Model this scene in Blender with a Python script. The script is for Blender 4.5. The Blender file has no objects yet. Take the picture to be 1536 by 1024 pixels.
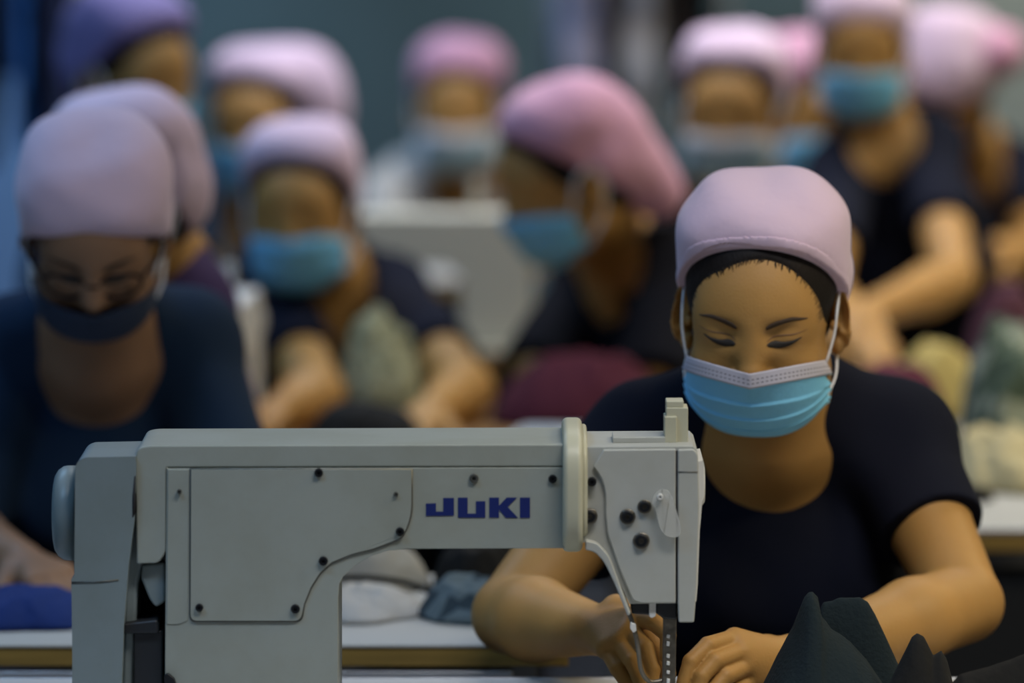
import bpy, bmesh, math, random
import numpy as np
from mathutils import Vector, Matrix, Euler, noise
from mathutils.bvhtree import BVHTree
SC = bpy.context.scene
COL = SC.collection
random.seed(7)
# ------------------------------------------------------------ camera
FPX = 7500.0
PITCH = math.atan(912.0 / FPX)
CAM = Vector((0, 0, 1.71))
cd = bpy.data.cameras.new('camera'); cam = bpy.data.objects.new('camera', cd); COL.objects.link(cam)
cam.location = CAM
cam.rotation_euler = (math.pi / 2 - PITCH, 0, 0)
cd.sensor_width = 36.0
cd.lens = FPX / 1536 * 36.0
cd.clip_start = 0.1; cd.clip_end = 100
cd.dof.use_dof = True
cd.dof.focus_distance = 4.89
cd.dof.aperture_fstop = 2.3
SC.camera = cam
# ------------------------------------------------------------ look
SC.view_settings.view_transform = 'Standard'
SC.view_settings.look = 'None'
SC.view_settings.gamma = 1.0
SC.view_settings.use_curve_mapping = False
SC.view_settings.exposure = 0.1
w = bpy.data.worlds.new('world'); SC.world = w; w.use_nodes = True
w.node_tree.nodes['Background'].inputs[0].default_value = (0.75, 0.82, 0.9, 1)
w.node_tree.nodes['Background'].inputs[1].default_value = 0.10

def P(px, py, Y):
    """world point at depth Y (metres from the camera along the floor) seen at a pixel"""
    u = (px - 768) / FPX; v = (512 - py) / FPX
    t = Y / (math.cos(PITCH) + v * math.sin(PITCH))
    return Vector((u * t, Y, CAM.z + t * (-math.sin(PITCH) + v * math.cos(PITCH))))

def area(name, loc, sx, sy, power, col, rot=(0, 0, 0)):
    l = bpy.data.lights.new(name, 'AREA'); l.shape = 'RECTANGLE'; l.size = sx; l.size_y = sy
    l.energy = power; l.color = col; l.spread = math.radians(125)
    o = bpy.data.objects.new(name, l); COL.objects.link(o); o.location = loc; o.rotation_euler = rot
    return o
COOL = (0.34, 0.62, 1.0); WARM = (1.0, 0.84, 0.50); NEUT = (0.97, 0.95, 0.93)
LAMPS = [(-1.5, 3.7, 19, COOL), (0.75, 3.75, 24, NEUT), (2.4, 4.3, 36, WARM),
         (-1.6, 6.4, 20, COOL), (0.8, 6.9, 13, NEUT), (2.5, 6.6, 30, WARM),
         (-2.0, 9.6, 34, COOL), (0.0, 8.3, 24, (0.86, 0.90, 1.0)), (2.1, 8.6, 32, (1.0, 0.92, 0.76)),
         (-2.0, 12.0, 36, COOL), (0.3, 12.0, 17, (0.75, 0.95, 1.0)), (2.4, 12.0, 34, NEUT)]  # unseen last row, added to lift the back wall and the hung garments
for i, (x, y, pw, c) in enumerate(LAMPS):
    area('lamp_light', (x, y, 2.98), 1.3, 0.35, pw, c)

# ------------------------------------------------------------ materials
MATS = {}
def mat(name, col, rough=0.6, metal=0.0, bump=0.0, bscale=60, var=0.0, vscale=8, sss=0.0, spec=0.5, stretch=(1, 1, 1), trans=0, alpha=1, sheen=0, emis=None):
    if name in MATS: return MATS[name]
    m = bpy.data.materials.new(name); m.use_nodes = True
    nt = m.node_tree; b = nt.nodes['Principled BSDF']
    b.inputs['Base Color'].default_value = (*col, 1)
    b.inputs['Roughness'].default_value = rough; b.inputs['Metallic'].default_value = metal
    b.inputs['Specular IOR Level'].default_value = spec
    if sss:
        b.inputs['Subsurface Weight'].default_value = sss
        b.inputs['Subsurface Radius'].default_value = (0.012, 0.005, 0.003); b.inputs['Subsurface Scale'].default_value = 1.0
    if trans: b.inputs['Transmission Weight'].default_value = trans
    if alpha < 1: b.inputs['Alpha'].default_value = alpha
    if sheen: b.inputs['Sheen Weight'].default_value = sheen
    if emis: b.inputs['Emission Color'].default_value = (*emis[:3], 1); b.inputs['Emission Strength'].default_value = emis[3]
    tc = nt.nodes.new('ShaderNodeTexCoord'); mp = nt.nodes.new('ShaderNodeMapping'); mp.inputs['Scale'].default_value = stretch
    nt.links.new(tc.outputs['Object'], mp.inputs[0])
    if bump:
        n = nt.nodes.new('ShaderNodeTexNoise'); n.inputs['Scale'].default_value = bscale; n.inputs['Detail'].default_value = 3
        bp = nt.nodes.new('ShaderNodeBump'); bp.inputs['Strength'].default_value = bump; bp.inputs['Distance'].default_value = 0.004
        nt.links.new(mp.outputs[0], n.inputs[0]); nt.links.new(n.outputs[0], bp.inputs['Height']); nt.links.new(bp.outputs[0], b.inputs['Normal'])
    if var:
        n = nt.nodes.new('ShaderNodeTexNoise'); n.inputs['Scale'].default_value = vscale; n.inputs['Detail'].default_value = 4
        cr = nt.nodes.new('ShaderNodeValToRGB')
        cr.color_ramp.elements[0].position = 0.3; cr.color_ramp.elements[1].position = 0.7
        cr.color_ramp.elements[0].color = (*[c * (1 - var) for c in col], 1); cr.color_ramp.elements[1].color = (*[min(1, c * (1 + var * .6)) for c in col], 1)
        nt.links.new(mp.outputs[0], n.inputs[0]); nt.links.new(n.outputs[0], cr.inputs[0]); nt.links.new(cr.outputs[0], b.inputs['Base Color'])
    MATS[name] = m
    return m

# ------------------------------------------------------------ objects
def link(name, me, m=None, parent=None, smooth=True):
    o = bpy.data.objects.new(name, me); COL.objects.link(o)
    if m is not None: me.materials.append(m)
    if smooth: me.polygons.foreach_set('use_smooth', [True] * len(me.polygons))
    if parent is not None:
        o.parent = parent
        o.matrix_parent_inverse = parent_world(parent).inverted()
    return o
def parent_world(p):
    mw = Matrix.LocRotScale(p.location, p.rotation_euler, p.scale)
    if p.parent is not None: mw = parent_world(p.parent) @ p.matrix_parent_inverse @ mw
    return mw
def tag(o, label=None, cat=None, group=None, kind=None):
    if label: o['label'] = label
    if cat: o['category'] = cat
    if group: o['group'] = group
    if kind: o['kind'] = kind
    return o
def empty(name, loc, label=None, cat=None, group=None, rz=0):
    o = bpy.data.objects.new(name, None); COL.objects.link(o); o.location = loc; o.rotation_euler = (0, 0, rz); o.empty_display_size = 0.05
    return tag(o, label, cat, group)
def build(name, bm, m=None, parent=None, smooth=True, bevel=0, seg=3, ang=35, sub=0):
    bmesh.ops.recalc_face_normals(bm, faces=bm.faces)
    me = bpy.data.meshes.new(name); bm.to_mesh(me); bm.free()
    o = link(name, me, m, parent, smooth)
    if bevel:
        md = o.modifiers.new('bevel', 'BEVEL'); md.width = bevel; md.segments = seg; md.limit_method = 'ANGLE'; md.angle_limit = math.radians(ang)
        md.harden_normals = True
    if sub:
        md = o.modifiers.new('sub', 'SUBSURF'); md.levels = sub; md.render_levels = sub
    return o
def bx(bm, c, s, rot=None):
    r = bmesh.ops.create_cube(bm, size=1)
    M_ = Matrix.Translation(c) @ (rot.to_matrix().to_4x4() if rot else Matrix()) @ Matrix.Diagonal((*s, 1))
    bmesh.ops.transform(bm, matrix=M_, verts=r['verts'])
def cyl(bm, p0, p1, r0, r1=None, n=24, cap=True):
    p0 = Vector(p0); p1 = Vector(p1); r1 = r0 if r1 is None else r1
    d = p1 - p0
    r = bmesh.ops.create_cone(bm, cap_ends=cap, segments=n, radius1=r0, radius2=r1, depth=d.length)
    q = Vector((0, 0, 1)).rotation_difference(d)
    bmesh.ops.transform(bm, matrix=Matrix.Translation((p0 + p1) / 2) @ q.to_matrix().to_4x4(), verts=r['verts'])
def lathe(bm, c, axis, prof, n=48):
    """prof: list of (distance along axis, radius)"""
    q = Vector((0, 0, 1)).rotation_difference(Vector(axis)); c = Vector(c); rings = []
    for a, r in prof:
        rings.append([bm.verts.new(c + q @ Vector((r * math.cos(2 * math.pi * k / n), r * math.sin(2 * math.pi * k / n), a))) for k in range(n)])
    for i in range(len(rings) - 1):
        for k in range(n):
            bm.faces.new((rings[i][k], rings[i][(k + 1) % n], rings[i + 1][(k + 1) % n], rings[i + 1][k]))
    bm.faces.new(rings[0]); bm.faces.new(rings[-1])
def tube(bm, pts, r, n=8, flat=1.0, up=None):
    pts = [Vector(p) for p in pts]; rings = []
    rr = r if isinstance(r, (list, tuple)) else [r] * len(pts)
    prev = None
    for i, p in enumerate(pts):
        d = (pts[min(i + 1, len(pts) - 1)] - pts[max(i - 1, 0)]).normalized()
        if prev is None:
            u = Vector(up) if up is not None else (Vector((0, 0, 1)) if abs(d.z) < .9 else Vector((1, 0, 0)))
        else: u = prev
        u = (u - d * u.dot(d)).normalized(); prev = u; s = d.cross(u)
        rings.append([bm.verts.new(p + (u * math.cos(2 * math.pi * k / n) * flat + s * math.sin(2 * math.pi * k / n)) * rr[i]) for k in range(n)])
    for i in range(len(rings) - 1):
        for k in range(n):
            bm.faces.new((rings[i][k], rings[i][(k + 1) % n], rings[i + 1][(k + 1) % n], rings[i + 1][k]))
    bm.faces.new(rings[0]); bm.faces.new(rings[-1])
def spline(pts, n=8):
    pts = [Vector(p) for p in pts]; out = []
    q = [pts[0] * 2 - pts[1]] + pts + [pts[-1] * 2 - pts[-2]]
    for i in range(1, len(q) - 2):
        for k in range(n):
            t = k / n; a, b, c, d = q[i - 1], q[i], q[i + 1], q[i + 2]
            out.append(0.5 * ((2 * b) + (c - a) * t + (2 * a - 5 * b + 4 * c - d) * t * t + (3 * b - a - 3 * c + d) * t ** 3))
    out.append(pts[-1]); return out
def prism(bm, pts, y0, y1):
    """pts: list of (x, z) world; slab between y0 and y1"""
    a = [bm.verts.new((x, y0, z)) for x, z in pts]; b = [bm.verts.new((x, y1, z)) for x, z in pts]
    n = len(pts)
    bm.faces.new(a); bm.faces.new(b[::-1])
    for i in range(n): bm.faces.new((a[i], a[(i + 1) % n], b[(i + 1) % n], b[i]))

# ------------------------------------------------------------ implicit surfaces
class Vol:
    """rectilinear grid holding a signed distance, meshed by surface nets"""
    def __init__(self, xs, ys, zs):
        self.ax = [np.asarray(a, np.float32) for a in (xs, ys, zs)]
        self.F = np.full([len(a) for a in self.ax], 0.05, np.float32)
        self.h = max(float(np.max(np.diff(a))) for a in self.ax)
    def _sl(self, c, r):
        s = []
        for i in range(3):
            a = self.ax[i]; s.append(slice(max(0, int(np.searchsorted(a, c[i] - r[i])) - 1), int(np.searchsorted(a, c[i] + r[i])) + 1))
        return tuple(s)
    def apply(self, c, r, f, k=0.0, mode='add'):
        m = k + 2.5 * self.h
        sl = self._sl(c, [q + m for q in r])
        X = self.ax[0][sl[0]][:, None, None]; Y = self.ax[1][sl[1]][None, :, None]; Z = self.ax[2][sl[2]][None, None, :]
        if 0 in (X.size, Y.size, Z.size): return
        d = f(X, Y, Z); A = self.F[sl]
        if mode == 'add':
            if k > 0:
                hh = np.maximum(k - np.abs(A - d), 0) / k; self.F[sl] = np.minimum(A, d) - hh * hh * k * .25
            else: self.F[sl] = np.minimum(A, d)
        elif mode == 'sub':
            d = -d
            if k > 0:
                hh = np.maximum(k - np.abs(A - d), 0) / k; self.F[sl] = np.maximum(A, d) + hh * hh * k * .25
            else: self.F[sl] = np.maximum(A, d)
        elif mode == 'disp': self.F[sl] = A + d
    def cone(self, a, b, ra, rb, k=0.01, mode='add', cut=None):
        a = np.array(a, np.float32); b = np.array(b, np.float32); ba = b - a; L2 = max(float(ba @ ba), 1e-9)
        lo = np.minimum(a - ra, b - rb); hi = np.maximum(a + ra, b + rb)
        if np.any(lo > [q[-1] for q in self.ax]) or np.any(hi < [q[0] for q in self.ax]): return
        def f(X, Y, Z):
            px, py, pz = X - a[0], Y - a[1], Z - a[2]
            t0 = (px * ba[0] + py * ba[1] + pz * ba[2]) / L2
            t = np.clip(t0, 0, 1)
            d = np.sqrt((px - ba[0] * t) ** 2 + (py - ba[1] * t) ** 2 + (pz - ba[2] * t) ** 2) - (ra + (rb - ra) * t)
            if cut: d = np.maximum(d, (t0 - cut) * math.sqrt(L2))
            return d
        self.apply((lo + hi) / 2, (hi - lo) / 2, f, k, mode)
    def ell(self, c, r, R=None, k=0.01, mode='add', p=2.0, plane=None, off=0.0):
        """ellipsoid centre c, radii r, rotation R (local to world); p the squareness; plane=(n, d) keeps n.q < d in local space"""
        c = np.array(c, np.float32); R = np.array(R if R is not None else np.eye(3), np.float32); r = [float(q) + off for q in r]
        m = max(r); ext = np.sqrt((R * R) @ (np.array(r) ** 2)) * (1.0 if p <= 2 else 1.18)
        def f(X, Y, Z):
            px, py, pz = X - c[0], Y - c[1], Z - c[2]
            q = [(R[0, i] * px + R[1, i] * py + R[2, i] * pz) for i in range(3)]
            if p == 2.0:
                k0 = np.sqrt((q[0] / r[0]) ** 2 + (q[1] / r[1]) ** 2 + (q[2] / r[2]) ** 2)
                k1 = np.sqrt((q[0] / r[0] ** 2) ** 2 + (q[1] / r[1] ** 2) ** 2 + (q[2] / r[2] ** 2) ** 2) + 1e-6
                d = k0 * (k0 - 1) / k1
            else:
                k0 = (np.abs(q[0] / r[0]) ** p + np.abs(q[1] / r[1]) ** p + np.abs(q[2] / r[2]) ** p) ** (1 / p)
                d = (k0 - 1) * min(r)
            if plane is not None:
                for n, dd in (plane if isinstance(plane, list) else [plane]):
                    L = math.sqrt(sum(v * v for v in n))
                    d = np.maximum(d, (q[0] * n[0] + q[1] * n[1] + q[2] * n[2] - dd) / L)
            return d.astype(np.float32)
        self.apply(c, ext, f, k, mode)
    def mesh(self, name, m=None, parent=None, smooth=1):
        F = self.F; s = F < 0
        if not s.any(): print('EMPTY', name); return None
        n = F.shape
        cnt = np.zeros([q - 1 for q in n], np.uint8)
        for i in (0, 1):
            for j in (0, 1):
                for l in (0, 1): cnt += s[i:n[0] - 1 + i, j:n[1] - 1 + j, l:n[2] - 1 + l]
        act = np.argwhere((cnt > 0) & (cnt < 8))
        idx = np.full(cnt.shape, -1, np.int32); idx[tuple(act.T)] = np.arange(len(act))
        acc = np.zeros((len(act), 3), np.float32); wt = np.zeros(len(act), np.float32)
        corners = [(i, j, l) for i in (0, 1) for j in (0, 1) for l in (0, 1)]
        vals = {c: F[act[:, 0] + c[0], act[:, 1] + c[1], act[:, 2] + c[2]] for c in corners}
        for a in corners:
            for d in range(3):
                if a[d]: continue
                b = list(a); b[d] = 1; b = tuple(b)
                va, vb = vals[a], vals[b]; cr = (va < 0) != (vb < 0)
                t = np.where(cr, va / np.where(cr, va - vb, 1), 0)
                pt = np.repeat(np.array([a], np.float32), len(act), 0); pt[:, d] += t
                acc += pt * cr[:, None]; wt += cr
        v = acc / wt[:, None] + act
        V = np.stack([np.interp(v[:, i], np.arange(n[i]), self.ax[i]) for i in range(3)], 1)
        quads = []
        for d in range(3):
            e = [slice(None)] * 3; e2 = [slice(None)] * 3; e[d] = slice(0, -1); e2[d] = slice(1, None)
            S0 = s[tuple(e)]; S1 = s[tuple(e2)]
            o1, o2 = [(1, 2), (2, 0), (0, 1)][d]
            E = np.argwhere(S0 != S1)
            E = E[(E[:, o1] > 0) & (E[:, o2] > 0) & (E[:, o1] < n[o1] - 1) & (E[:, o2] < n[o2] - 1)]
            sg = S0[tuple(E.T)]
            def at(da, db):
                q = E.copy(); q[:, o1] -= da; q[:, o2] -= db; return idx[tuple(q.T)]
            Q = np.stack([at(0, 0), at(1, 0), at(1, 1), at(0, 1)], 1)
            Q[~sg] = Q[~sg][:, ::-1]
            quads.append(Q)
        Q = np.concatenate(quads); Q = Q[(Q >= 0).all(1)]
        for _ in range(smooth):
            A = np.zeros_like(V); c = np.zeros(len(V))
            for i in range(4):
                a, b = Q[:, i], Q[:, (i + 1) % 4]
                for k in range(3): A[:, k] += np.bincount(a, V[b, k], len(V)) + np.bincount(b, V[a, k], len(V))
                c += np.bincount(a, minlength=len(V)) + np.bincount(b, minlength=len(V))
            V = V * .5 + .5 * A / np.maximum(c, 1)[:, None]
        me = bpy.data.meshes.new(name)
        me.vertices.add(len(V)); me.vertices.foreach_set('co', V.astype(np.float32).ravel())
        me.loops.add(Q.size); me.loops.foreach_set('vertex_index', Q.astype(np.int32).ravel())
        me.polygons.add(len(Q)); me.polygons.foreach_set('loop_start', np.arange(0, Q.size, 4, dtype=np.int32))
        me.update(calc_edges=True); me.validate()
        self.V, self.Q = V, Q
        return link(name, me, m, parent)
def axis(lo, hi, h, fine=None, fh=None):
    """coordinates from lo to hi at step h, at step fh inside the fine ranges"""
    out = [lo]
    while out[-1] < hi:
        st = h
        for a, b in (fine or []):
            if a - h < out[-1] < b: st = fh
        out.append(out[-1] + st)
    return out
# ------------------------------------------------------------ people
def srgb(r, g, b): return tuple(((c / 255) / 12.92 if c <= 10 else ((c / 255 + .055) / 1.055) ** 2.4) for c in (r, g, b))
M_SKIN = mat('skin', (0.41, 0.222, 0.068), rough=.52, sss=.12, bump=.10, bscale=420, var=.10, vscale=14, spec=.28)
M_SKIN_DIM = mat('skin_dimmed', (0.26, 0.145, 0.085), rough=.55, sss=.1, var=.1, vscale=14, spec=.25)  # same skin darkened: dim light and cap shade put into the colour
M_HAIR = mat('hair', (0.010, 0.007, 0.006), rough=.6, bump=.25, bscale=500, stretch=(1, .1, .35), spec=.22)
M_BROW = mat('brow', (0.045, 0.024, 0.012), rough=.8)
M_LASH = mat('lash', (0.012, 0.008, 0.006), rough=.7)
M_CREASE = mat('crease', (0.16, 0.08, 0.04), rough=.7)
M_CAP = mat('cap_mauve', (0.69, 0.515, 0.65), rough=.9, bump=.45, bscale=34, sheen=.2)
M_CAPB = mat('cap_rose', (0.66, 0.34, 0.48), rough=.85, bump=.25, bscale=22, sheen=.2)
M_CAPV = mat('cap_violet', (0.22, 0.18, 0.40), rough=.85, bump=.25, bscale=22)
M_NAVY = mat('shirt_navy', (0.008, 0.0095, 0.019), rough=.95, bump=.6, bscale=11, spec=.1)
M_BLACK = mat('shirt_black', (0.006, 0.006, 0.009), rough=.95, bump=.6, bscale=11, spec=.1)
M_TEAL = mat('shirt_teal', (0.007, 0.021, 0.050), rough=.9, bump=.6, bscale=11, spec=.2)
M_PURP = mat('shirt_purple', (0.05, 0.03, 0.09), rough=.9, bump=.6, bscale=11, spec=.2)
M_WHITE = mat('shirt_white', (0.45, 0.44, 0.42), rough=.9, bump=.6, bscale=11, spec=.2)
M_TROU = mat('trousers', (0.02, 0.022, 0.03), rough=.9, bump=.4, bscale=15)
M_SHOE = mat('shoe', (0.03, 0.03, 0.03), rough=.6)
M_MASKB = mat('mask_blue', (0.20, 0.56, 0.84), rough=.75, bump=.12, bscale=150)
M_MASKN = mat('mask_navy', (0.012, 0.025, 0.06), rough=.85, bump=.1, bscale=100)
M_MASKL = mat('mask_pale', (0.32, 0.50, 0.60), rough=.8, bump=.12, bscale=150)
M_LOOP = mat('ear_loop', (0.75, 0.76, 0.80), rough=.7)
def stitched():
    m = mat('mask_band', (0.50, 0.48, 0.56), rough=.8)
    nt = m.node_tree; b = nt.nodes['Principled BSDF']
    uv = nt.nodes.new('ShaderNodeUVMap'); sp = nt.nodes.new('ShaderNodeSeparateXYZ'); nt.links.new(uv.outputs[0], sp.inputs[0])
    def N(op, a, c=None, d=None):
        n = nt.nodes.new('ShaderNodeMath'); n.operation = op
        for i, v in enumerate((a, c, d)):
            if v is None: continue
            if isinstance(v, (int, float)): n.inputs[i].default_value = v
            else: nt.links.new(v, n.inputs[i])
        return n.outputs[0]
    U, V_ = sp.outputs[0], sp.outputs[1]
    dash = N('GREATER_THAN', N('FRACT', N('MULTIPLY', U, 46)), .45)
    tot = None
    for row in (.42, .68):
        l = N('LESS_THAN', N('ABSOLUTE', N('SUBTRACT', V_, row)), .035)
        tot = l if tot is None else N('MAXIMUM', tot, l)
    mx = nt.nodes.new('ShaderNodeMix'); mx.data_type = 'RGBA'
    nt.links.new(N('MULTIPLY', tot, dash), mx.inputs[0])
    mx.inputs[6].default_value = (0.50, 0.48, 0.56, 1); mx.inputs[7].default_value = (0.12, 0.11, 0.14, 1)
    nt.links.new(mx.outputs[2], b.inputs['Base Color'])
    return m
M_BAND = stitched()

def grid_mesh(name, rows, m, parent, uv=None, thick=.0008):
    ny, nx = len(rows), len(rows[0])
    bm = bmesh.new(); vs = [[bm.verts.new(p) for p in r] for r in rows]
    lay = bm.loops.layers.uv.new('UVMap') if uv else None
    for j in range(ny - 1):
        for i in range(nx - 1):
            f = bm.faces.new((vs[j][i], vs[j][i + 1], vs[j + 1][i + 1], vs[j + 1][i]))
            if uv:
                for lp, (a, b) in zip(f.loops, ((i, j), (i + 1, j), (i + 1, j + 1), (i, j + 1))): lp[lay].uv = (a / (nx - 1), b / (ny - 1))
    me = bpy.data.meshes.new(name); bm.to_mesh(me); bm.free()
    o = link(name, me, m, parent)
    md = o.modifiers.new('solid', 'SOLIDIFY'); md.thickness = thick; md.offset = 0
    return o

def hand_chains(W, d, n, thumb, curl=.5, g=1.0):
    """finger chains from a wrist W, direction d, back-of-hand normal n; thumb=+1/-1 picks the side"""
    d = Vector(d).normalized(); n = Vector(n); n = (n - d * n.dot(d)).normalized(); s = d.cross(n) * thumb
    ch = []
    for i, (off, L, base) in enumerate([(.026, .074, .082), (.008, .082, .086), (-.010, .076, .082), (-.027, .060, .074)]):
        b = W + d * base * g + s * off * g; pts = [b]; ang = .35 * curl; q = b
        for j, fr in enumerate((.45, .30, .25)):
            ang += curl * (.5 + .25 * j)
            q = q + (d * math.cos(ang) - n * math.sin(ang)) * L * fr * g; pts.append(q)
        ch.append(pts)
    t0 = W + d * .025 * g + s * .024 * g; t1 = t0 + (d * .6 + s * .6 - n * .35).normalized() * .038 * g
    t2 = t1 + (d * .85 + s * .15 - n * .4).normalized() * .030 * g; t3 = t2 + (d * .9 - s * .2 - n * .45).normalized() * .022 * g
    return ch, [t0, t1, t2, t3]

def add_hand(v, W, ch, th, g=1.0, kf=.003):
    for i, c in enumerate(ch):
        v.cone(W, c[0], .017 * g, .0118 * g, .012 * g)
    for i, c in enumerate(ch):
        r0 = (.0100, .0102, .0098, .0088)[i] * g
        for j in range(len(c) - 1):
            v.cone(c[j], c[j + 1], r0 * (1 - .10 * j), r0 * (.92 - .10 * j), kf if j == 0 else .0015)
    rr = [.0165, .0125, .0112, .0095]
    for j in range(3): v.cone(th[j], th[j + 1], rr[j] * g, rr[j + 1] * g, .008 * g if j == 0 else .002)

def add_head(v, Hc, R, g=1.0, ears=True):
    R = np.array(R)
    def L(x, y, z): return np.array(Hc) + R @ (np.array((x, y, z)) * g)
    def E(c, r, k, mode='add', rot=None, **kw):
        RR = R if rot is None else R @ np.array(rot)
        v.ell(L(*c), [q * g for q in r], RR, k * g, mode, **kw)
    E((0, .010, .035), (.074, .092, .088), .01)
    E((0, -.030, -.030), (.063, .062, .074), .03)
    E((0, -.058, -.086), (.022, .022, .020), .03)
    E((0, -.060, .020), (.056, .034, .050), .03)
    for s in (-1, 1):
        E((s * .036, -.062, -.030), (.026, .028, .024), .02)
        E((s * .055, -.018, -.060), (.016, .030, .022), .03)
    # eye sockets, lids
    for s in (-1, 1):
        E((s * .032, -.102, .019), (.019, .013, .010), .016, 'sub')
        E((s * .032, -.0725, .0135), (.0170, .0165, .0125), .006)
    # nose
    v.cone(L(0, -.083, .022), L(0, -.100, -.016), .0085 * g, .0105 * g, .015 * g)
    E((0, -.102, -.022), (.0120, .0110, .0095), .008)
    for s in (-1, 1): E((s * .0150, -.092, -.025), (.0080, .0095, .0080), .004)
    # mouth
    E((0, -.091, -.056), (.020, .008, .005), .006); E((0, -.090, -.066), (.017, .008, .006), .006)
    if ears:
        for s in (-1, 1):
            rt = Euler((math.radians(-8), 0, s * math.radians(40))).to_matrix()
            E((s * .0810, .010, -.006), (.0065, .0190, .034), .004, rot=rt)
            E((s * .0850, .0020, .001), (.0042, .0110, .021), .004, 'sub', rot=rt)
            E((s * .0775, .003, -.037), (.0060, .008, .010), .004, rot=rt)
            E((s * .0755, -.004, -.010), (.006, .004, .006), .003, rot=rt)
    return L

def torso(v, J, off=0.0, neck=True, g=1.0, k=.03):
    SL, SR, NB, HI = [np.array(J[q], float) for q in ('SL', 'SR', 'NB', 'HI')]
    cr = SR - SL; cr /= np.linalg.norm(cr)
    mid = (SL + SR) / 2; up = mid - HI; up /= np.linalg.norm(up)
    up = up - cr * (up @ cr); up /= np.linalg.norm(up); back = np.cross(up, cr)
    R = np.stack([cr, back, up], 1); Ls = np.linalg.norm(mid - HI)
    w = J.get('wide', 1.0) * g
    v.ell(mid - up * Ls * .30 + back * .004, (.150 * w, .098 * w, .165), R, k, off=off)
    v.ell(mid - up * Ls * .62, (.128 * w, .092 * w, .15), R, k, off=off)
    v.ell(HI, (.160 * w, .115 * w, .11), R, k, off=off)
    if J.get('bust', True):
        for s in (-1, 1): v.ell(mid - up * Ls * .34 + cr * s * .062 * w - back * .070, (.062, .052, .062), R, .05, off=off)
    v.cone(SL, SR, .052 * g + off, .052 * g + off, .03)
    for S in (SL, SR): v.cone(NB + up * .018, S, .042 * g + off, .046 * g + off, .045)
    return cr, back, up

def clip_z(v, z):
    a = v.ax[2]; i = int(np.searchsorted(a, z)); v.F[:, :, :i] = np.maximum(v.F[:, :, :i], .01)

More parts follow.
